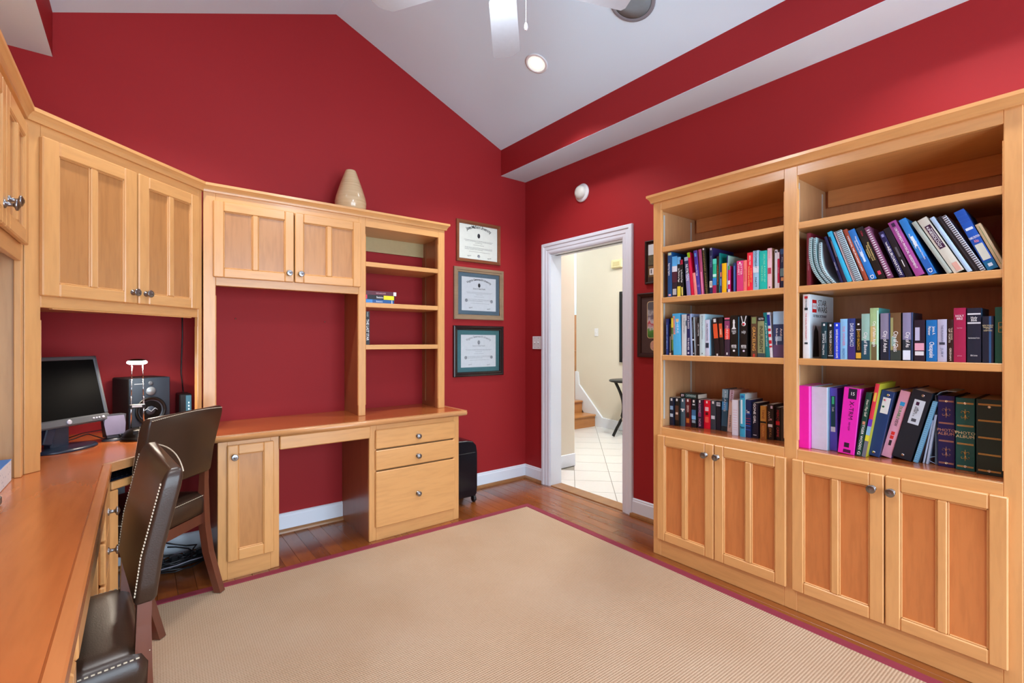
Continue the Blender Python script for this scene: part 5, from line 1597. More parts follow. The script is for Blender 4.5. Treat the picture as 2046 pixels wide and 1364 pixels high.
  ('B', 0.4609, 0.022, 0.0384, 0.215, 0.0, {'l':'black paperback with a white chess queen on its spine','c':'#14120f','k':'chess','t':[('breaking','#cfcfcf', 0.62, 0.6, 0.09, 0, 'h'), ('dawn','#cfcfcf', 0.57, 0.35, 0.09, 0, 'h'), ('MEYER','#f0f0f0', 0.24, 0.6, 0.12, 0, 'h')], 'b':[(0.12, 0.165, '#f0f0f0', 0.28)], 'd':0.14}),
  ('B', 0.5019, 0.022, 0.0111, 0.2101, 0.0, {'l':'thin black book with teal edge between the two black paperbacks','c':'#101820','b':[(0.02, 0.98, '#2f6f8c', 0.35, -0.2)], 'd':0.14}),
  ('B', 0.5154, 0.022, 0.0318, 0.2126, 0.0, {'l':'black paperback with a white ribbon and red pendant on its spine','c':'#151313','k':'ribbon','t':[('twilight','#cfcfcf', 0.6, 0.7, 0.1, 0, 'h'), ('MEYER','#f0f0f0', 0.24, 0.75, 0.12, 0, 'h')], 'b':[(0.12, 0.165, '#e6d8f0', 0.3)], 'd':0.14}),
  ('B', 0.5678, 0.022, 0.0296, 0.2056, 0.0, {'l':'mottled brown paperback reading "GRACELING"','c':'#5c4330','b':[(0, 0.08, '#c0392f', 0.35), (0.82, 0.98, '#7a8a58', 0.7)], 't':[('GRACELING','#f0b45a', 0.45, 0.55, 0.55)], 'd':0.14}),
  ('B', 0.6008, 0.022, 0.0353, 0.2012, 0.0, {'l':'olive green book reading "INSURGENT"','c':'#8f9468','b':[(0.9, 1, '#17171a'), (0, 0.1, '#3a4a50')], 't':[('INSURGENT','#1a1c18', 0.45, 0.62, 0.5), ('ROTH','#e0e0e0', 0.95, 0.55, 0.07, 0, 'h')], 'd':0.15}),
  ('B', 0.6402, 0.022, 0.0205, 0.2225, -3.1, {'l':'teal spine with white title tilting left beside the flag book','c':'#0d7a7c','t':[('A guide for the curious','#d8f4f0', 0.5, 0.72, 0.36)], 'd':0.17}),
  ('B', 0.6617, 0.022, 0.0132, 0.2229, -4.3, {'l':'spine striped like a flag in red, white and blue','c':'#dfe2ea','b':[(0.7, 0.95, '#23308c'), (0.58, 0.64, '#c8202e'), (0.45, 0.52, '#c8202e'), (0.3, 0.38, '#c8202e'), (0.22, 0.26, '#c8202e')], 'd':0.17}),
  ('B', 0.676, 0.022, 0.0495, 0.2256, 0.0, {'l':'wide book with pale sky, navy sea and plum foot, last on its shelf','c':'#2c3f66','s':'#8a8f98','b':[(0.72, 1, '#9cc4e0'), (0.0, 0.28, '#5c4668'), (0.36, 0.46, '#9ab6cc', 0.6)], 't':[('And','#ffffff', 0.55, 0.2, 0.22, 0.25), ('Rolls on forever','#ffffff', 0.45, 0.5, 0.2, -0.15)], 'd':0.16}),
  ('C', 0.0375, 0.109, 0.0278, 0.1672, 0.0, {'l':'navy paperback first in the lower row of worn thrillers','c':'#141d33','b':[(0.88, 0.97, '#e4e4e4', 0.4), (0.56, 0.7, '#8fb4d6', 0.7), (0.3, 0.42, '#c4d4e4', 0.7)], 'd':0.11}),
  ('C', 0.0661, 0.118, 0.0314, 0.1676, 0.0, {'l':'black and brown worn paperback with white badge, second in the lower row','c':'#14110f','b':[(0.88, 0.97, '#e4e4e4', 0.35), (0.2, 0.72, '#5a3624', 0.7), (0.4, 0.48, '#e0c8b8', 0.5)], 'd':0.11}),
  ('C', 0.0984, 0.131, 0.0271, 0.1658, 0.0, {'l':'grey blue worn paperback with a white wedge on its spine','c':'#46606c','b':[(0.88, 0.97, '#e4e4e4', 0.35), (0.58, 0.63, '#f0ece8', 0.9), (0.52, 0.58, '#f0ece8', 0.35)], 'd':0.11}),
  ('C', 0.1263, 0.136, 0.0337, 0.1665, 0.0, {'l':'dark red worn paperback with orange foot lettering','c':'#5e1219','b':[(0.89, 0.98, '#f0e4e0', 0.3), (0.34, 0.5, '#241216', 0.5), (0.14, 0.3, '#c06a2a', 0.55)], 't':[('CRIMSON','#f0d8d0', 0.65, 0.22, 0.45)], 'd':0.11}),
  ('C', 0.1608, 0.144, 0.0315, 0.1666, 0.0, {'l':'black worn paperback with sky blue picture in the middle','c':'#101820','b':[(0.88, 0.97, '#e4e4e4', 0.35), (0.42, 0.62, '#3f6f9a', 0.8), (0.28, 0.42, '#7cc0ec', 0.8), (0.16, 0.26, '#93a6b4', 0.7), (0.78, 0.83, '#c4ccd4', 0.5)], 'd':0.11}),
  ('C', 0.1988, 0.147, 0.0286, 0.1669, 0.0, {'l':'plum worn paperback with pink lettering','c':'#2a1830','b':[(0.89, 0.98, '#e4e4e4', 0.3), (0.4, 0.55, '#8a3a6a', 0.6)], 't':[('SHADOWS','#d8a0c8', 0.7, 0.26, 0.55), ('NOIR','#d8a0c8', 0.2, 0.26, 0.55)], 'd':0.11}),
  ('C', 0.2283, 0.165, 0.0378, 0.1654, 0.0, {'l':'bright red worn paperback in the lower row','c':'#e3092c','b':[(0.89, 0.97, '#ffe0e0', 0.25), (0.62, 0.76, '#ffc4cc', 0.55), (0.48, 0.58, '#5a0a14', 0.4), (0.22, 0.42, '#ff5a50', 0.55)], 'd':0.11}),
  ('C', 0.2671, 0.17, 0.0301, 0.1662, 0.0, {'l':'slate grey worn paperback beside the bright red one','c':'#3a424c','b':[(0.89, 0.98, '#e4e4e4', 0.4), (0.36, 0.48, '#d8dce6', 0.7)], 'd':0.11}),
  ('C', 0.3014, 0.17, 0.0259, 0.1678, 0.0, {'l':'midnight blue paperback reading "TAMI", end of the worn row','c':'#10192c','b':[(0.82, 0.95, '#c8d4e0', 0.9)], 't':[('TAMI','#10192c', 0.885, 0.8, 0.1, 0, 'h')], 'd':0.11}),
  ('C', 0.3302, 0.17, 0.0337, 0.2363, 2.0, {'l':'blue seascape hardback leaning right with pale letters','c':'#2f5f7c','b':[(0.5, 0.7, '#4aa0e0'), (0.8, 1, '#7ba4b8'), (0, 0.12, '#18303c')], 't':[('ATLANTIS','#cfe4f0', 0.72, 0.5, 0.4)], 'd':0.16}),
  ('C', 0.3656, 0.17, 0.0252, 0.2349, 3.7, {'l':'cream and pink hardback with grey red title, leaning right','c':'#e2cdc4','b':[(0.75, 1, '#cfc4dc')], 't':[('GRAND','#8a2a3c', 0.86, 0.24, 0.45), ('MARTEL','#40302c', 0.25, 0.3, 0.4)], 'd':0.17}),
  ('C', 0.4268, 0.105, 0.0342, 0.1899, 0.0, {'l':'white paperback with rows of faint red lines','c':'#dfe2ee','s':'#cfd2e0','b':[(0.15, 0.158, '#d88a92', 0.6), (0.22, 0.228, '#d88a92', 0.6), (0.29000000000000004, 0.29800000000000004, '#d88a92', 0.6), (0.36, 0.368, '#d88a92', 0.6), (0.43000000000000005, 0.43800000000000006, '#d88a92', 0.6), (0.5, 0.508, '#d88a92', 0.6), (0.5700000000000001, 0.5780000000000001, '#d88a92', 0.6), (0.64, 0.648, '#d88a92', 0.6), (0.7100000000000001, 0.7180000000000001, '#d88a92', 0.6)], 'd':0.13}),
  ('C', 0.476, 0.093, 0.0264, 0.2285, 0.0, {'l':'cyan paperback with white title block','c':'#38a8cc','s':'#d6eef2','b':[(0.9, 0.96, '#2a6cb0', 0.6), (0.3, 0.86, '#d8f0f6', 0.35, -0.15)], 't':[('Mystery','#0a3a5c', 0.22, 0.6, 0.09, 0, 'h')], 'd':0.14}),
  ('C', 0.5032, 0.099, 0.0258, 0.1982, 0.0, {'l':'navy paperback with thin red and blue stripes','c':'#142452','b':[(0.3, 0.315, '#2f6fe0'), (0.2, 0.21, '#2f6fe0'), (0.62, 0.63, '#2f6fe0'), (0.36, 0.37, '#c83a50'), (0.43, 0.44, '#c83a50'), (0.5, 0.51, '#c83a50')], 't':[('Time','#ffffff', 0.68, 0.7, 0.12, 0, 'h')], 'd':0.14}),
  ('C', 0.5298, 0.11, 0.0338, 0.1847, 0.0, {'l':'black navy paperback reading "GONE GIRL"','c':'#12142a','t':[('GONE GIRL','#ffffff', 0.7, 0.55, 0.4, -0.05)], 'b':[(0.08, 0.1, '#d0d0d8', 0.5)], 'd':0.13}),
  ('C', 0.5708, 0.117, 0.0284, 0.1718, 0.0, {'l':'tan paperback with brown lettering and a black band','c':'#c08a3c','b':[(0.48, 0.54, '#1c1814'), (0.0, 0.46, '#9a5a2a', 0.8)], 't':[('TANE','#7a3a1c', 0.75, 0.25, 0.5), ('REENAN','#d8a050', 0.25, 0.3, 0.5)], 'd':0.11}),
  ('C', 0.5999, 0.129, 0.0316, 0.1829, 0.0, {'l':'dark brown paperback scattered with pale stars','c':'#241818','b':[(0.36, 0.44, '#e0dcd8', 0.65), (0.88, 0.96, '#d0c4dc', 0.3, 0.2), (0.55, 0.6, '#b88088', 0.3, 0.1)], 't':[('ANYA','#d0b090', 0.66, 0.25, 0.3, -0.2), ('JEKYLL','#b08050', 0.2, 0.3, 0.4)], 'd':0.12}),
  ('C', 0.6323, 0.147, 0.0241, 0.1686, 0.0, {'l':'black paperback with red lettering near the shelf post','c':'#1d1412','b':[(0.46, 0.58, '#e0202c', 0.75)], 't':[('MERCY','#c8202c', 0.75, 0.3, 0.5), ('CRIME','#d84a50', 0.25, 0.3, 0.5)], 'd':0.11}),
  ('C', 0.6582, 0.149, 0.0154, 0.1668, 0.0, {'l':'grey brown book squeezed against the shelf post','c':'#3c3028','d':0.11}),
  ('R', 0.825, 0.022, 0.0162, 0.2446, 0.0, {'l':'wine red book standing upright at the left of the slanting textbooks','c':'#6e1f2e','t':[('annual review','#c89098', 0.4, 0.5, 0.3)], 'd':0.2}),
  ('R', 0.8918, 0.022, 0.0166, 0.2269, -14.4, {'l':'first curled white spiral notebook against the wine red book','c':'#bfe2e4','k':'spiral','d':0.2, 'cv':1}),
  ('R', 0.9138, 0.022, 0.0151, 0.2244, -15.3, {'l':'second curled white spiral notebook','c':'#b9dde2','k':'spiral','d':0.2, 'cv':1}),
  ('R', 0.9333, 0.022, 0.0148, 0.1986, -16.7, {'l':'third, shorter spiral notebook with fine dark rings','c':'#c9e6ea','k':'spiral','d':0.2, 'cv':1}),
  ('R', 0.961, 0.022, 0.0101, 0.224, -16.8, {'l':'navy spine with small white print beside the spiral notebooks','c':'#16204e','t':[('clinical guide','#e8e8f4', 0.35, 0.3, 0.4)], 'd':0.21}),
  ('R', 0.9732, 0.022, 0.012, 0.2196, -15.7, {'l':'dark plum spine before the cyan book','c':'#2c1e36','b':[(0.55, 0.9, '#8a8288', 0.2)], 'd':0.21}),
  ('R', 0.9881, 0.022, 0.0175, 0.2457, -18.8, {'l':'plain cyan textbook leaning left on the upper right shelf','c':'#2fb4de','d':0.21}),
  ('R', 1.009, 0.022, 0.0092, 0.2418, -18.0, {'l':'thin beige pink notebook with black ring dots','c':'#d8c4c8','k':'dots','d':0.2}),
  ('R', 1.0212, 0.022, 0.0261, 0.2438, -18.7, {'l':'thick white spiral bound pad','c':'#c4e4ee','k':'spiral','d':0.21}),
  ('R', 1.0506, 0.022, 0.0148, 0.2455, -19.1, {'l':'rust brown textbook reading "MEDICAL NEUROANATOMY"','c':'#a04a34','t':[('MEDICAL NEUROANATOMY','#ffffff', 0.52, 0.62, 0.45)], 'd':0.21}),
  ('R', 1.0692, 0.022, 0.0248, 0.2388, -19.6, {'l':'royal blue textbook with white streak, left of the black rehabilitation book','c':'#2a7ccc','b':[(0.35, 0.55, '#cfe4ff', 0.3)], 't':[('Management of Common','#ffffff', 0.66, 0.42, 0.24, 0.16), ('Musculoskeletal Disorders','#ffffff', 0.62, 0.42, 0.22, -0.18), ('D','#ffffff', 0.05, 0.06, 0.6)], 'd':0.22}),
  ('R', 1.099, 0.022, 0.0257, 0.2428, -19.3, {'l':'black textbook reading "Physical Rehabilitation" with red mark','c':'#14120f','b':[(0.08, 0.15, '#d23a5a', 0.4)], 't':[('Physical Rehabilitation','#f0d88a', 0.52, 0.5, 0.24, 0.2), ('Assessment and','#f0d88a', 0.5, 0.36, 0.24, -0.08), ('Treatment','#f0d88a', 0.5, 0.2, 0.22, -0.32), ('O Sullivan','#c8304c', 0.88, 0.14, 0.3)], 'd':0.22}),
  ('R', 1.1308, 0.022, 0.019, 0.2405, -20.0, {'l':'mauve comb bound book with a row of white teeth','c':'#7c4668','k':'comb','d':0.21}),
  ('R', 1.1704, 0.022, 0.0178, 0.2109, -19.9, {'l':'navy textbook reading "NEUROANATOMY" beside the mauve comb bound book','c':'#1a1c4c','b':[(0.88, 0.94, '#8a8cc0', 0.5)], 't':[('NEUROANATOMY','#ffffff', 0.35, 0.5, 0.6), ('Textbook of','#ffffff', 0.7, 0.16, 0.4)], 'd':0.21}),
  ('R', 1.1922, 0.022, 0.021, 0.2223, -20.1, {'l':'black textbook with small white dashes','c':'#17141c','b':[(0.2, 0.34, '#e8e8e8', 0.12), (0.4, 0.6, '#5c5c64', 0.3)], 'd':0.21}),
  ('R', 1.2228, 0.022, 0.0277, 0.2493, -21.7, {'l':'purple textbook reading "ORTHOPEDIC PHYSICAL ASSESSMENT"','c':'#a04a94','b':[(0.9, 0.97, '#3a1f48', 0.4)], 't':[('ORTHOPEDIC PHYSICAL ASSESSMENT','#ffffff', 0.5, 0.75, 0.32)], 'd':0.23}),
  ('R', 1.2616, 0.022, 0.0236, 0.2539, -22.0, {'l':'sky blue textbook with white swoosh, right of the purple one','c':'#2b84d2','b':[(0.5, 0.68, '#d8e8ff', 0.35), (0.02, 0.3, '#1f5fb0', 0.9)], 't':[('Musculoskeletal Disorders','#ffffff', 0.42, 0.42, 0.24, 0.15), ('Physical Therapy','#ffffff', 0.6, 0.35, 0.22, -0.18), ('D','#ffffff', 0.07, 0.06, 0.6)], 'd':0.22}),
  ('R', 1.317, 0.022, 0.0147, 0.2435, -26.6, {'l':'grey green pad with a pale speckled edge','c':'#a9b6ac','d':0.21}),
  ('R', 1.3363, 0.022, 0.0301, 0.248, -26.3, {'l':'thick cream textbook reading "KINESIOLOGY" on a dark label','c':'#cfcfc0','b':[(0.43, 0.86, '#3a1a3c', 0.62, 0.05), (0.02, 0.16, '#d8a898', 0.5, 0.1)], 't':[('KINESIOLOGY','#ffffff', 0.645, 0.38, 0.3, -0.05), ('Neuromechanical Basis of','#ffffff', 0.65, 0.36, 0.15, 0.22)], 'd':0.22}),
  ('R', 1.374, 0.022, 0.0137, 0.2506, -26.0, {'l':'pale blue white binder beside the cream textbook','c':'#b4d4f0','d':0.22}),
  ('R', 1.3916, 0.022, 0.0149, 0.2468, -25.7, {'l':'black spiral bound book beside the pale blue binder','c':'#101012','b':[(0.02, 0.98, '#2c2c30', 0.3)], 'd':0.21}),
  ('R', 1.41, 0.022, 0.0129, 0.2498, -26.3, {'l':'white pad with fine black ring stripes','c':'#dfe6f0','k':'spiral2','d':0.21}),
  ('R', 1.4275, 0.022, 0.0295, 0.2501, -21.8, {'l':'thick royal blue textbook, largest of the slanting row','c':'#1757b8','b':[(0.0, 0.14, '#0b6a94'), (0.16, 0.42, '#cfd6c8', 0.75), (0.66, 0.7, '#cfe0f4', 0.7), (0.83, 0.832, '#7cb0f0'), (0.78, 0.782, '#7cb0f0'), (0.9, 0.902, '#7cb0f0'), (0.05, 0.1, '#cfe0ec', 0.4)], 't':[('THIRD EDITION','#ffffff', 0.53, 0.7, 0.05, 0, 'h'), ('Atlas','#ff9a9a', 0.47, 0.5, 0.07, 0, 'h')], 'd':0.23}),
  ('R', 1.4615, 0.022, 0.0158, 0.1869, -21.4, {'l':'cream book with green line, last of the slanting row','c':'#c4b08c','b':[(0.1, 0.95, '#5c8a50', 0.08)], 'd':0.2}),
  ('S', 0.8093, 0.022, 0.0268, 0.2989, 0.0, {'l':'tall white picture book with a red square on its cover, on the middle right shelf','c':'#dfe6ea','s':'#d3e2ea','k':'starwars','t':[('THE VISUAL DICTIONARY','#c8465a', 0.5, 0.42, 0.26), ('STAR WARS','#303848', 0.86, 0.13, 0.26)], 'b':[(0.93, 0.97, '#c0202c', 0.5), (0.75, 0.79, '#26343c', 0.5), (0.22, 0.25, '#26343c', 0.5)], 'd':0.3}),
  ('S', 0.8854, 0.022, 0.0234, 0.1662, 0.0, {'l':'teal black paperback reading "SIMPLE TRUTH"','c':'#0f3a44','b':[(0.9, 0.96, '#e0e0e0', 0.3)], 't':[('SIMPLE TRUTH','#e8eef0', 0.4, 0.6, 0.34, -0.15), ('BALDACCI','#c8d8dc', 0.6, 0.3, 0.3, 0.22)], 'd':0.11}),
  ('S', 0.911, 0.022, 0.0234, 0.1624, 0.0, {'l':'black paperback reading "THE CAMEL CLUB"','c':'#0e2024','b':[(0.9, 0.96, '#e0e8e8', 0.3), (0.08, 0.1, '#c8d0d0', 0.8)], 't':[('THE CAMEL CLUB','#ffffff', 0.62, 0.34, 0.38), ('BALDACCI','#d0b48a', 0.28, 0.28, 0.38)], 'd':0.11}),
  ('S', 0.9357, 0.022, 0.023, 0.1627, 0.0, {'l':'bright cobalt blue paperback reading "HOUR GAME"','c':'#1a3fd0','b':[(0.9, 0.96, '#e0e8ff', 0.3)], 't':[('DAVID BALDACCI','#ffffff', 0.6, 0.42, 0.4), ('HOUR GAME','#ffffff', 0.2, 0.3, 0.4)], 'd':0.11}),
  ('S', 0.9604, 0.022, 0.0267, 0.1785, 0.0, {'l':'pale sky blue hardback with pink title','c':'#86c0ea','t':[('THE WINNER','#e08ab0', 0.58, 0.45, 0.4), ('BALDACCI','#4a80b0', 0.15, 0.22, 0.4)], 'd':0.16}),
  ('S', 0.9896, 0.022, 0.027, 0.1791, 0.0, {'l':'dark blue to violet hardback with large white letters','c':'#2a3f80','b':[(0, 0.35, '#3c3078')], 't':[('DAVID BALDACCI','#e4ecff', 0.6, 0.55, 0.55)], 'd':0.16}),
  ('S', 1.0182, 0.022, 0.0204, 0.1781, 0.0, {'l':'black paperback with gold letters and a gold sticker at its foot','c':'#16130f','b':[(0.03, 0.17, '#d8a83c', 0.9), (0.72, 0.74, '#d8d8d8', 0.7), (0.84, 0.88, '#e8e8e8', 0.35)], 't':[('DAVID BALDACCI','#d8a83c', 0.47, 0.46, 0.5)], 'd':0.15}),
  ('S', 1.0394, 0.022, 0.029, 0.1975, 0.0, {'l':'pale green and teal hardback reading "City of Bones"','c':'#93bcb0','b':[(0, 0.42, '#1d4c5c')], 't':[('City of Bones','#ffffff', 0.36, 0.64, 0.46)], 'd':0.15}),
  ('S', 1.0697, 0.022, 0.0297, 0.2205, 0.0, {'l':'tall lime and gold hardback reading "City of Fallen Angels"','c':'#a6c890','s':'#3f8a8a','b':[(0.35, 0.65, '#c8b070', 0.6, -0.15), (0, 0.3, '#6c6040', 0.7), (0.0, 0.95, '#c0f0d8', 0.2, 0.4)], 't':[('City of Fallen Angels','#ffffff', 0.5, 0.7, 0.38)], 'd':0.16}),
  ('S', 1.1058, 0.022, 0.0326, 0.1964, 0.0, {'l':'lavender and black hardback reading "City of Ashes"','c':'#85819a','s':'#28303a','b':[(0, 0.45, '#1c2434'), (0.0, 1, '#123a6c', 0.12, 0.44)], 't':[('City of Ashes','#ffffff', 0.4, 0.6, 0.44)], 'd':0.15}),
  ('S', 1.1399, 0.022, 0.034, 0.1967, 0.0, {'l':'brown and olive hardback reading "City of Glass"','c':'#6b5034','s':'#15181c','b':[(0, 0.22, '#33403c'), (0.22, 0.9, '#9a9a68', 0.25, -0.37), (0.3, 0.5, '#8aa8a0', 0.4, -0.2)], 't':[('City of Glass','#ffffff', 0.4, 0.6, 0.5)], 'd':0.15}),
  ('S', 1.1798, 0.022, 0.0322, 0.1954, 0.0, {'l':'lavender hardback with a white library label over its title','c':'#8a88aa','s':'#141c28','b':[(0, 0.44, '#26323c'), (0.02, 0.22, '#d8e2f0', 0.75, -0.1), (0.0, 1, '#103a6a', 0.12, 0.44)], 't':[('City of As','#ffffff', 0.44, 0.44, 0.46)], 'd':0.15}),
  ('S', 1.2159, 0.022, 0.0338, 0.1646, 0.0, {'l':'dark worn paperback with a pink picture patch','c':'#231c2c','b':[(0.26, 0.44, '#dca0b4', 0.85), (0.5, 0.82, '#b8b8d4', 0.42, -0.18), (0.14, 0.24, '#d8d8dc', 0.8)], 'd':0.12}),
  ('S', 1.2536, 0.022, 0.0326, 0.1633, 0.0, {'l':'blue worn paperback reading "Chesapeake"','c':'#0f6cb0','t':[('Chesapeake','#ffffff', 0.28, 0.44, 0.5), ('James A.','#ffffff', 0.74, 0.26, 0.3, 0.2), ('Michener','#ffffff', 0.74, 0.26, 0.3, -0.2)], 'd':0.12}),
  ('S', 1.2877, 0.022, 0.027, 0.1646, 0.0, {'l':'silver lilac paperback with grey print beside the blue one','c':'#b4b4cc','s':'#9a8a92','b':[(0.4, 0.46, '#3a4050', 0.6)], 't':[('THE RUNAWAY','#707890', 0.66, 0.36, 0.3), ('JURY','#707890', 0.22, 0.25, 0.3)], 'd':0.12}),
  ('S', 1.3165, 0.022, 0.0173, 0.1635, 0.0, {'l':'dark brown paperback reading "THE KING OF TORTS"','c':'#2a1814','t':[('OF TORTS','#e8d8c8', 0.62, 0.32, 0.34, -0.18), ('THE KING','#d8c0a8', 0.66, 0.36, 0.3, 0.2), ('GRISHAM','#e8d8c8', 0.18, 0.28, 0.38)], 'd':0.12}),
  ('S', 1.3347, 0.022, 0.0336, 0.2058, 0.0, {'l':'crimson hardback reading "HOLY BIBLE"','c':'#a3234c','t':[('HOLY','#ffe8f0', 0.85, 0.6, 0.06, 0, 'h'), ('BIBLE','#ffe8f0', 0.8, 0.62, 0.06, 0, 'h'), ('Revised Version','#e8a8c0', 0.63, 0.55, 0.03, 0, 'h'), ('press','#e8a8c0', 0.12, 0.5, 0.03, 0, 'h')], 'd':0.16}),
  ('S', 1.372, 0.022, 0.0377, 0.2036, 0.0, {'l':'black hardback reading "Holy Bible" between silver bars','c':'#1a2636','s':'#2a5a80','b':[(0.875, 0.905, '#d8dce0', 0.95), (0.71, 0.74, '#d8dce0', 0.95)], 't':[('Holy','#ffffff', 0.82, 0.55, 0.06, 0, 'h'), ('Bible','#ffffff', 0.775, 0.6, 0.06, 0, 'h'), ('New International Version','#e0e0e0', 0.45, 0.65, 0.04, 0, 'h'), ('Bible Society','#e0e0e0', 0.13, 0.7, 0.04, 0, 'h')], 'd':0.17}),
  ('S', 1.4132, 0.022, 0.0292, 0.1715, 0.0, {'l':'navy book with gold bands of small print','c':'#1a2638','s':'#1a2c44','b':[(0, 1, '#2f5f90', 0.2, 0.2)], 't':[('NEW WORLD','#e8e0b0', 0.8, 0.8, 0.04, 0, 'h'), ('TRANSLATION','#e8e0b0', 0.76, 0.8, 0.04, 0, 'h'), ('OF THE','#e8e0b0', 0.73, 0.4, 0.03, 0, 'h'), ('SCRIPTURES','#e8e0b0', 0.69, 0.8, 0.04, 0, 'h')], 'd':0.15}),
  ('S', 1.4461, 0.022, 0.0246, 0.2031, 0.0, {'l':'dark green hardback with a gold frame, against the right post','c':'#17594a','k':'goldframe','d':0.18}),
  ('T', 0.7787, 0.056, 0.045, 0.2952, 0.0, {'l':'hot pink ring binder at the left end of the bottom right shelf','c':'#f31cb4','s':'#f04ac0','k':'binder','d':0.26}),
  ('T', 0.8245, 0.078, 0.0663, 0.2933, 0.0, {'l':'thick plain white ring binder','c':'#cdcde0','s':'#a8dcea','k':'binder','d':0.26}),
  ('T', 0.8916, 0.106, 0.0303, 0.2909, 0.0, {'l':'violet ring binder with a dark teal label strip','c':'#5c55cc','s':'#4a30a8','k':'binder','b':[(0.36, 0.87, '#0e4450', 0.6, -0.05), (0.3, 0.38, '#dfe2ea', 0.6, -0.05), (0.74, 0.86, '#3cc88c', 0.28, -0.05)], 't':[('2 inch','#ffffff', 0.66, 0.1, 0.3, -0.05)], 'd':0.26}),
  ('T', 0.9361, 0.066, 0.063, 0.2982, 5.0, {'l':'magenta ring binder reading "X-TRM", leaning right','c':'#e726b8','s':'#b81fa8','k':'binder','b':[(0.83, 0.99, '#1f1c34', 0.5, 0.05), (0.02, 0.07, '#4a1040', 0.45, 0.05), (0.1, 0.17, '#2a1030', 0.3, 0.0)], 't':[('X-TRM','#4a0f48', 0.66, 0.26, 0.3, 0.05), ('15','#ffffff', 0.91, 0.3, 0.07, 0.05, 'h'), ('durable ring binder','#8a1a80', 0.42, 0.18, 0.14, 0.05)], 'd':0.26}),
  ('T', 1.0037, 0.069, 0.02, 0.2849, 8.1, {'l':'dark green book reading "How I Play Golf", leaning right','c':'#0c4238','b':[(0.5, 0.55, '#c88a70', 0.5)], 't':[('How I Play Golf','#f0f0e0', 0.76, 0.34, 0.5), ('TIGER WOODS','#ffffff', 0.3, 0.36, 0.5), ('G','#ffffff', 0.05, 0.06, 0.6)], 'd':0.22}),
  ('T', 1.0259, 0.07, 0.0142, 0.3271, 9.0, {'l':'colourful cartoon-like paper book in red, yellow and violet','c':'#d8384c','s':'#c8c83c','b':[(0, 0.22, '#6c7480'), (0.22, 0.3, '#d8d83c'), (0.3, 0.42, '#8ac0e0'), (0.42, 0.52, '#6a3cc0'), (0.76, 0.88, '#e8c050', 0.6)], 'd':0.24}),
  ('T', 1.0344, 0.108, 0.0454, 0.294, 10.7, {'l':'navy ring binder with a white label and two coloured dots, leaning right','c':'#173a72','s':'#1d3050','k':'binder2','b':[(0.66, 0.9, '#dfe4ec', 0.6, 0.05)], 'd':0.26}),
  ('T', 1.0797, 0.132, 0.0356, 0.2995, 13.3, {'l':'pink ring binder reading "DURABLE VIEW", leaning right','c':'#e2a8c0','s':'#8a6ca8','k':'binder','b':[(0.78, 0.84, '#2aa0d8', 0.45, 0.05), (0.34, 0.39, '#e0322c', 0.34, 0.0), (0.28, 0.33, '#e0322c', 0.34, -0.0), (0.18, 0.26, '#2a2a30', 0.25, 0.0)], 't':[('DURABLE','#20a050', 0.68, 0.17, 0.34, 0.0), ('VIEW','#303030', 0.53, 0.1, 0.34, 0.0)], 'd':0.26}),
  ('T', 1.1199, 0.126, 0.0661, 0.3009, 13.6, {'l':'wide black ring binder with a white label, leaning right','c':'#182430','s':'#203040','k':'binder2','b':[(0.52, 0.87, '#d4e6f4', 0.55, 0.02), (0.79, 0.84, '#3a1440', 0.16, -0.05), (0.555, 0.6, '#4a5460', 0.24, 0.0)], 'd':0.26}),
  ('T', 1.1922, 0.119, 0.0142, 0.2673, 13.7, {'l':'pale blue spiral notebook leaning right beside the black binder','c':'#7cc0e4','s':'#151c24','k':'spiral3','d':0.21}),
  ('T', 1.2033, 0.142, 0.0105, 0.2422, 12.3, {'l':'black folder leaning behind the pale blue notebook','c':'#1c2026','d':0.22}),
  ('T', 1.2198, 0.136, 0.006, 0.1847, 9.3, {'l':'thin white folder leaning right, nearest the black folder','c':'#b8cce0','d':0.2}),
  ('T', 1.2305, 0.133, 0.0073, 0.2074, 7.8, {'l':'pale grey folder leaning right before the upright papers','c':'#aebfd4','d':0.22}),
  ('T', 1.2566, 0.149, 0.0064, 0.285, 0.0, {'l':'loose pale blue papers standing upright with a folded top over the album','c':'#a9cfe4','s':'#a9cfe4','k':'papers','d':0.24}),
  ('T', 1.2676, 0.134, 0.0527, 0.2866, 0.0, {'l':'navy photo album with gold scrolls and a gold title','c':'#1a1c54','k':'album','d':0.28, 't':[('PHOTO','#c89070', 0.515, 0.85, 0.055, 0, 'h'), ('ALBUM','#c89070', 0.465, 0.85, 0.055, 0, 'h')]}),
  ('T', 1.3245, 0.12, 0.0555, 0.2845, 0.0, {'l':'green photo album with gold scrolls and a gold title','c':'#0c5650','k':'album','d':0.28, 't':[('PHOTO','#e0d09a', 0.515, 0.85, 0.055, 0, 'h'), ('ALBUM','#e0d09a', 0.465, 0.85, 0.055, 0, 'h')]}),
  ('T', 1.3864, 0.099, 0.0721, 0.2864, 0.0, {'l':'widest album, blackish green with five plain gold bands','c':'#10302c','k':'album2','d':0.28}),
]


for r_ in BOOKS:
    build_book(*r_)

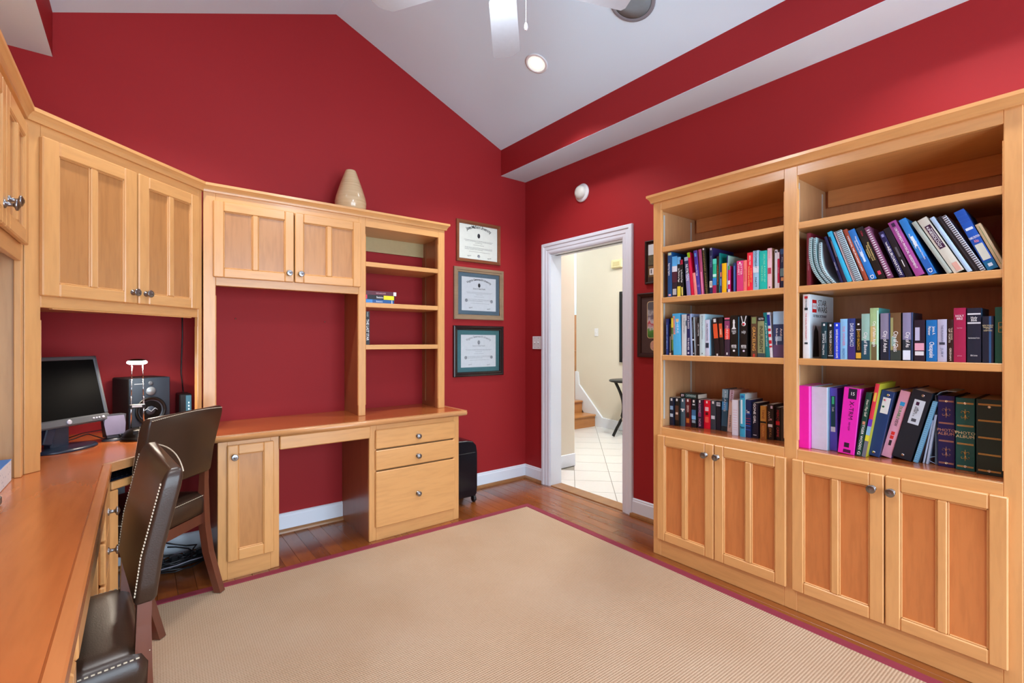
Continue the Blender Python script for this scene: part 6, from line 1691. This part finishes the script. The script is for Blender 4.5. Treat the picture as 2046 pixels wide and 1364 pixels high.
# one paperback lies across the tops of the worn row
cbk = thing('book', 'black and teal paperback reading "CATHERINE" lying on top of the worn lower row', 'book', (2.43 + .15, 1.732 - .085, .7572 + .1682), -PI / 2, ROWNAME['C'])
MB().box((0, 0, 0), (.115, .10, .0015)).box((0, 0, .0255), (.115, .10, .027)).box((0, 0, .0015), (.115, .002, .0255)).obj('cover', plain('#10191b', .4), cbk)
MB().box((.001, .002, .0015), (.114, .099, .0255)).obj('pages', PAGES, cbk)
MB().box((.031, -.0004, .001), (.10, .0006, .026)).obj('spine_band', plain('#123a3a', .4), cbk)
text('CATHERINE', plain('#b8d0cc', .4), cbk, T(.070, -.0007, .0145) @ FRONT, .019, .062)
text('89', plain('#f0d8e4', .4), cbk, T(.015, -.0007, .013) @ FRONT, .021, .022)

# lettering becomes plain mesh so that every letter is real geometry
dg = bpy.context.evaluated_depsgraph_get()
_tm = {}
for o in [o for o in S.objects if o.type == 'FONT']:
    me = bpy.data.meshes.new_from_object(o.evaluated_get(dg))
    n = bpy.data.objects.new(o.name + '_', me)
    nm = o.name.split('.')[0]
    n.parent = o.parent; n.matrix_local = o.matrix_local.copy()
    COL.objects.link(n)
    bpy.data.objects.remove(o)
    n.name = nm
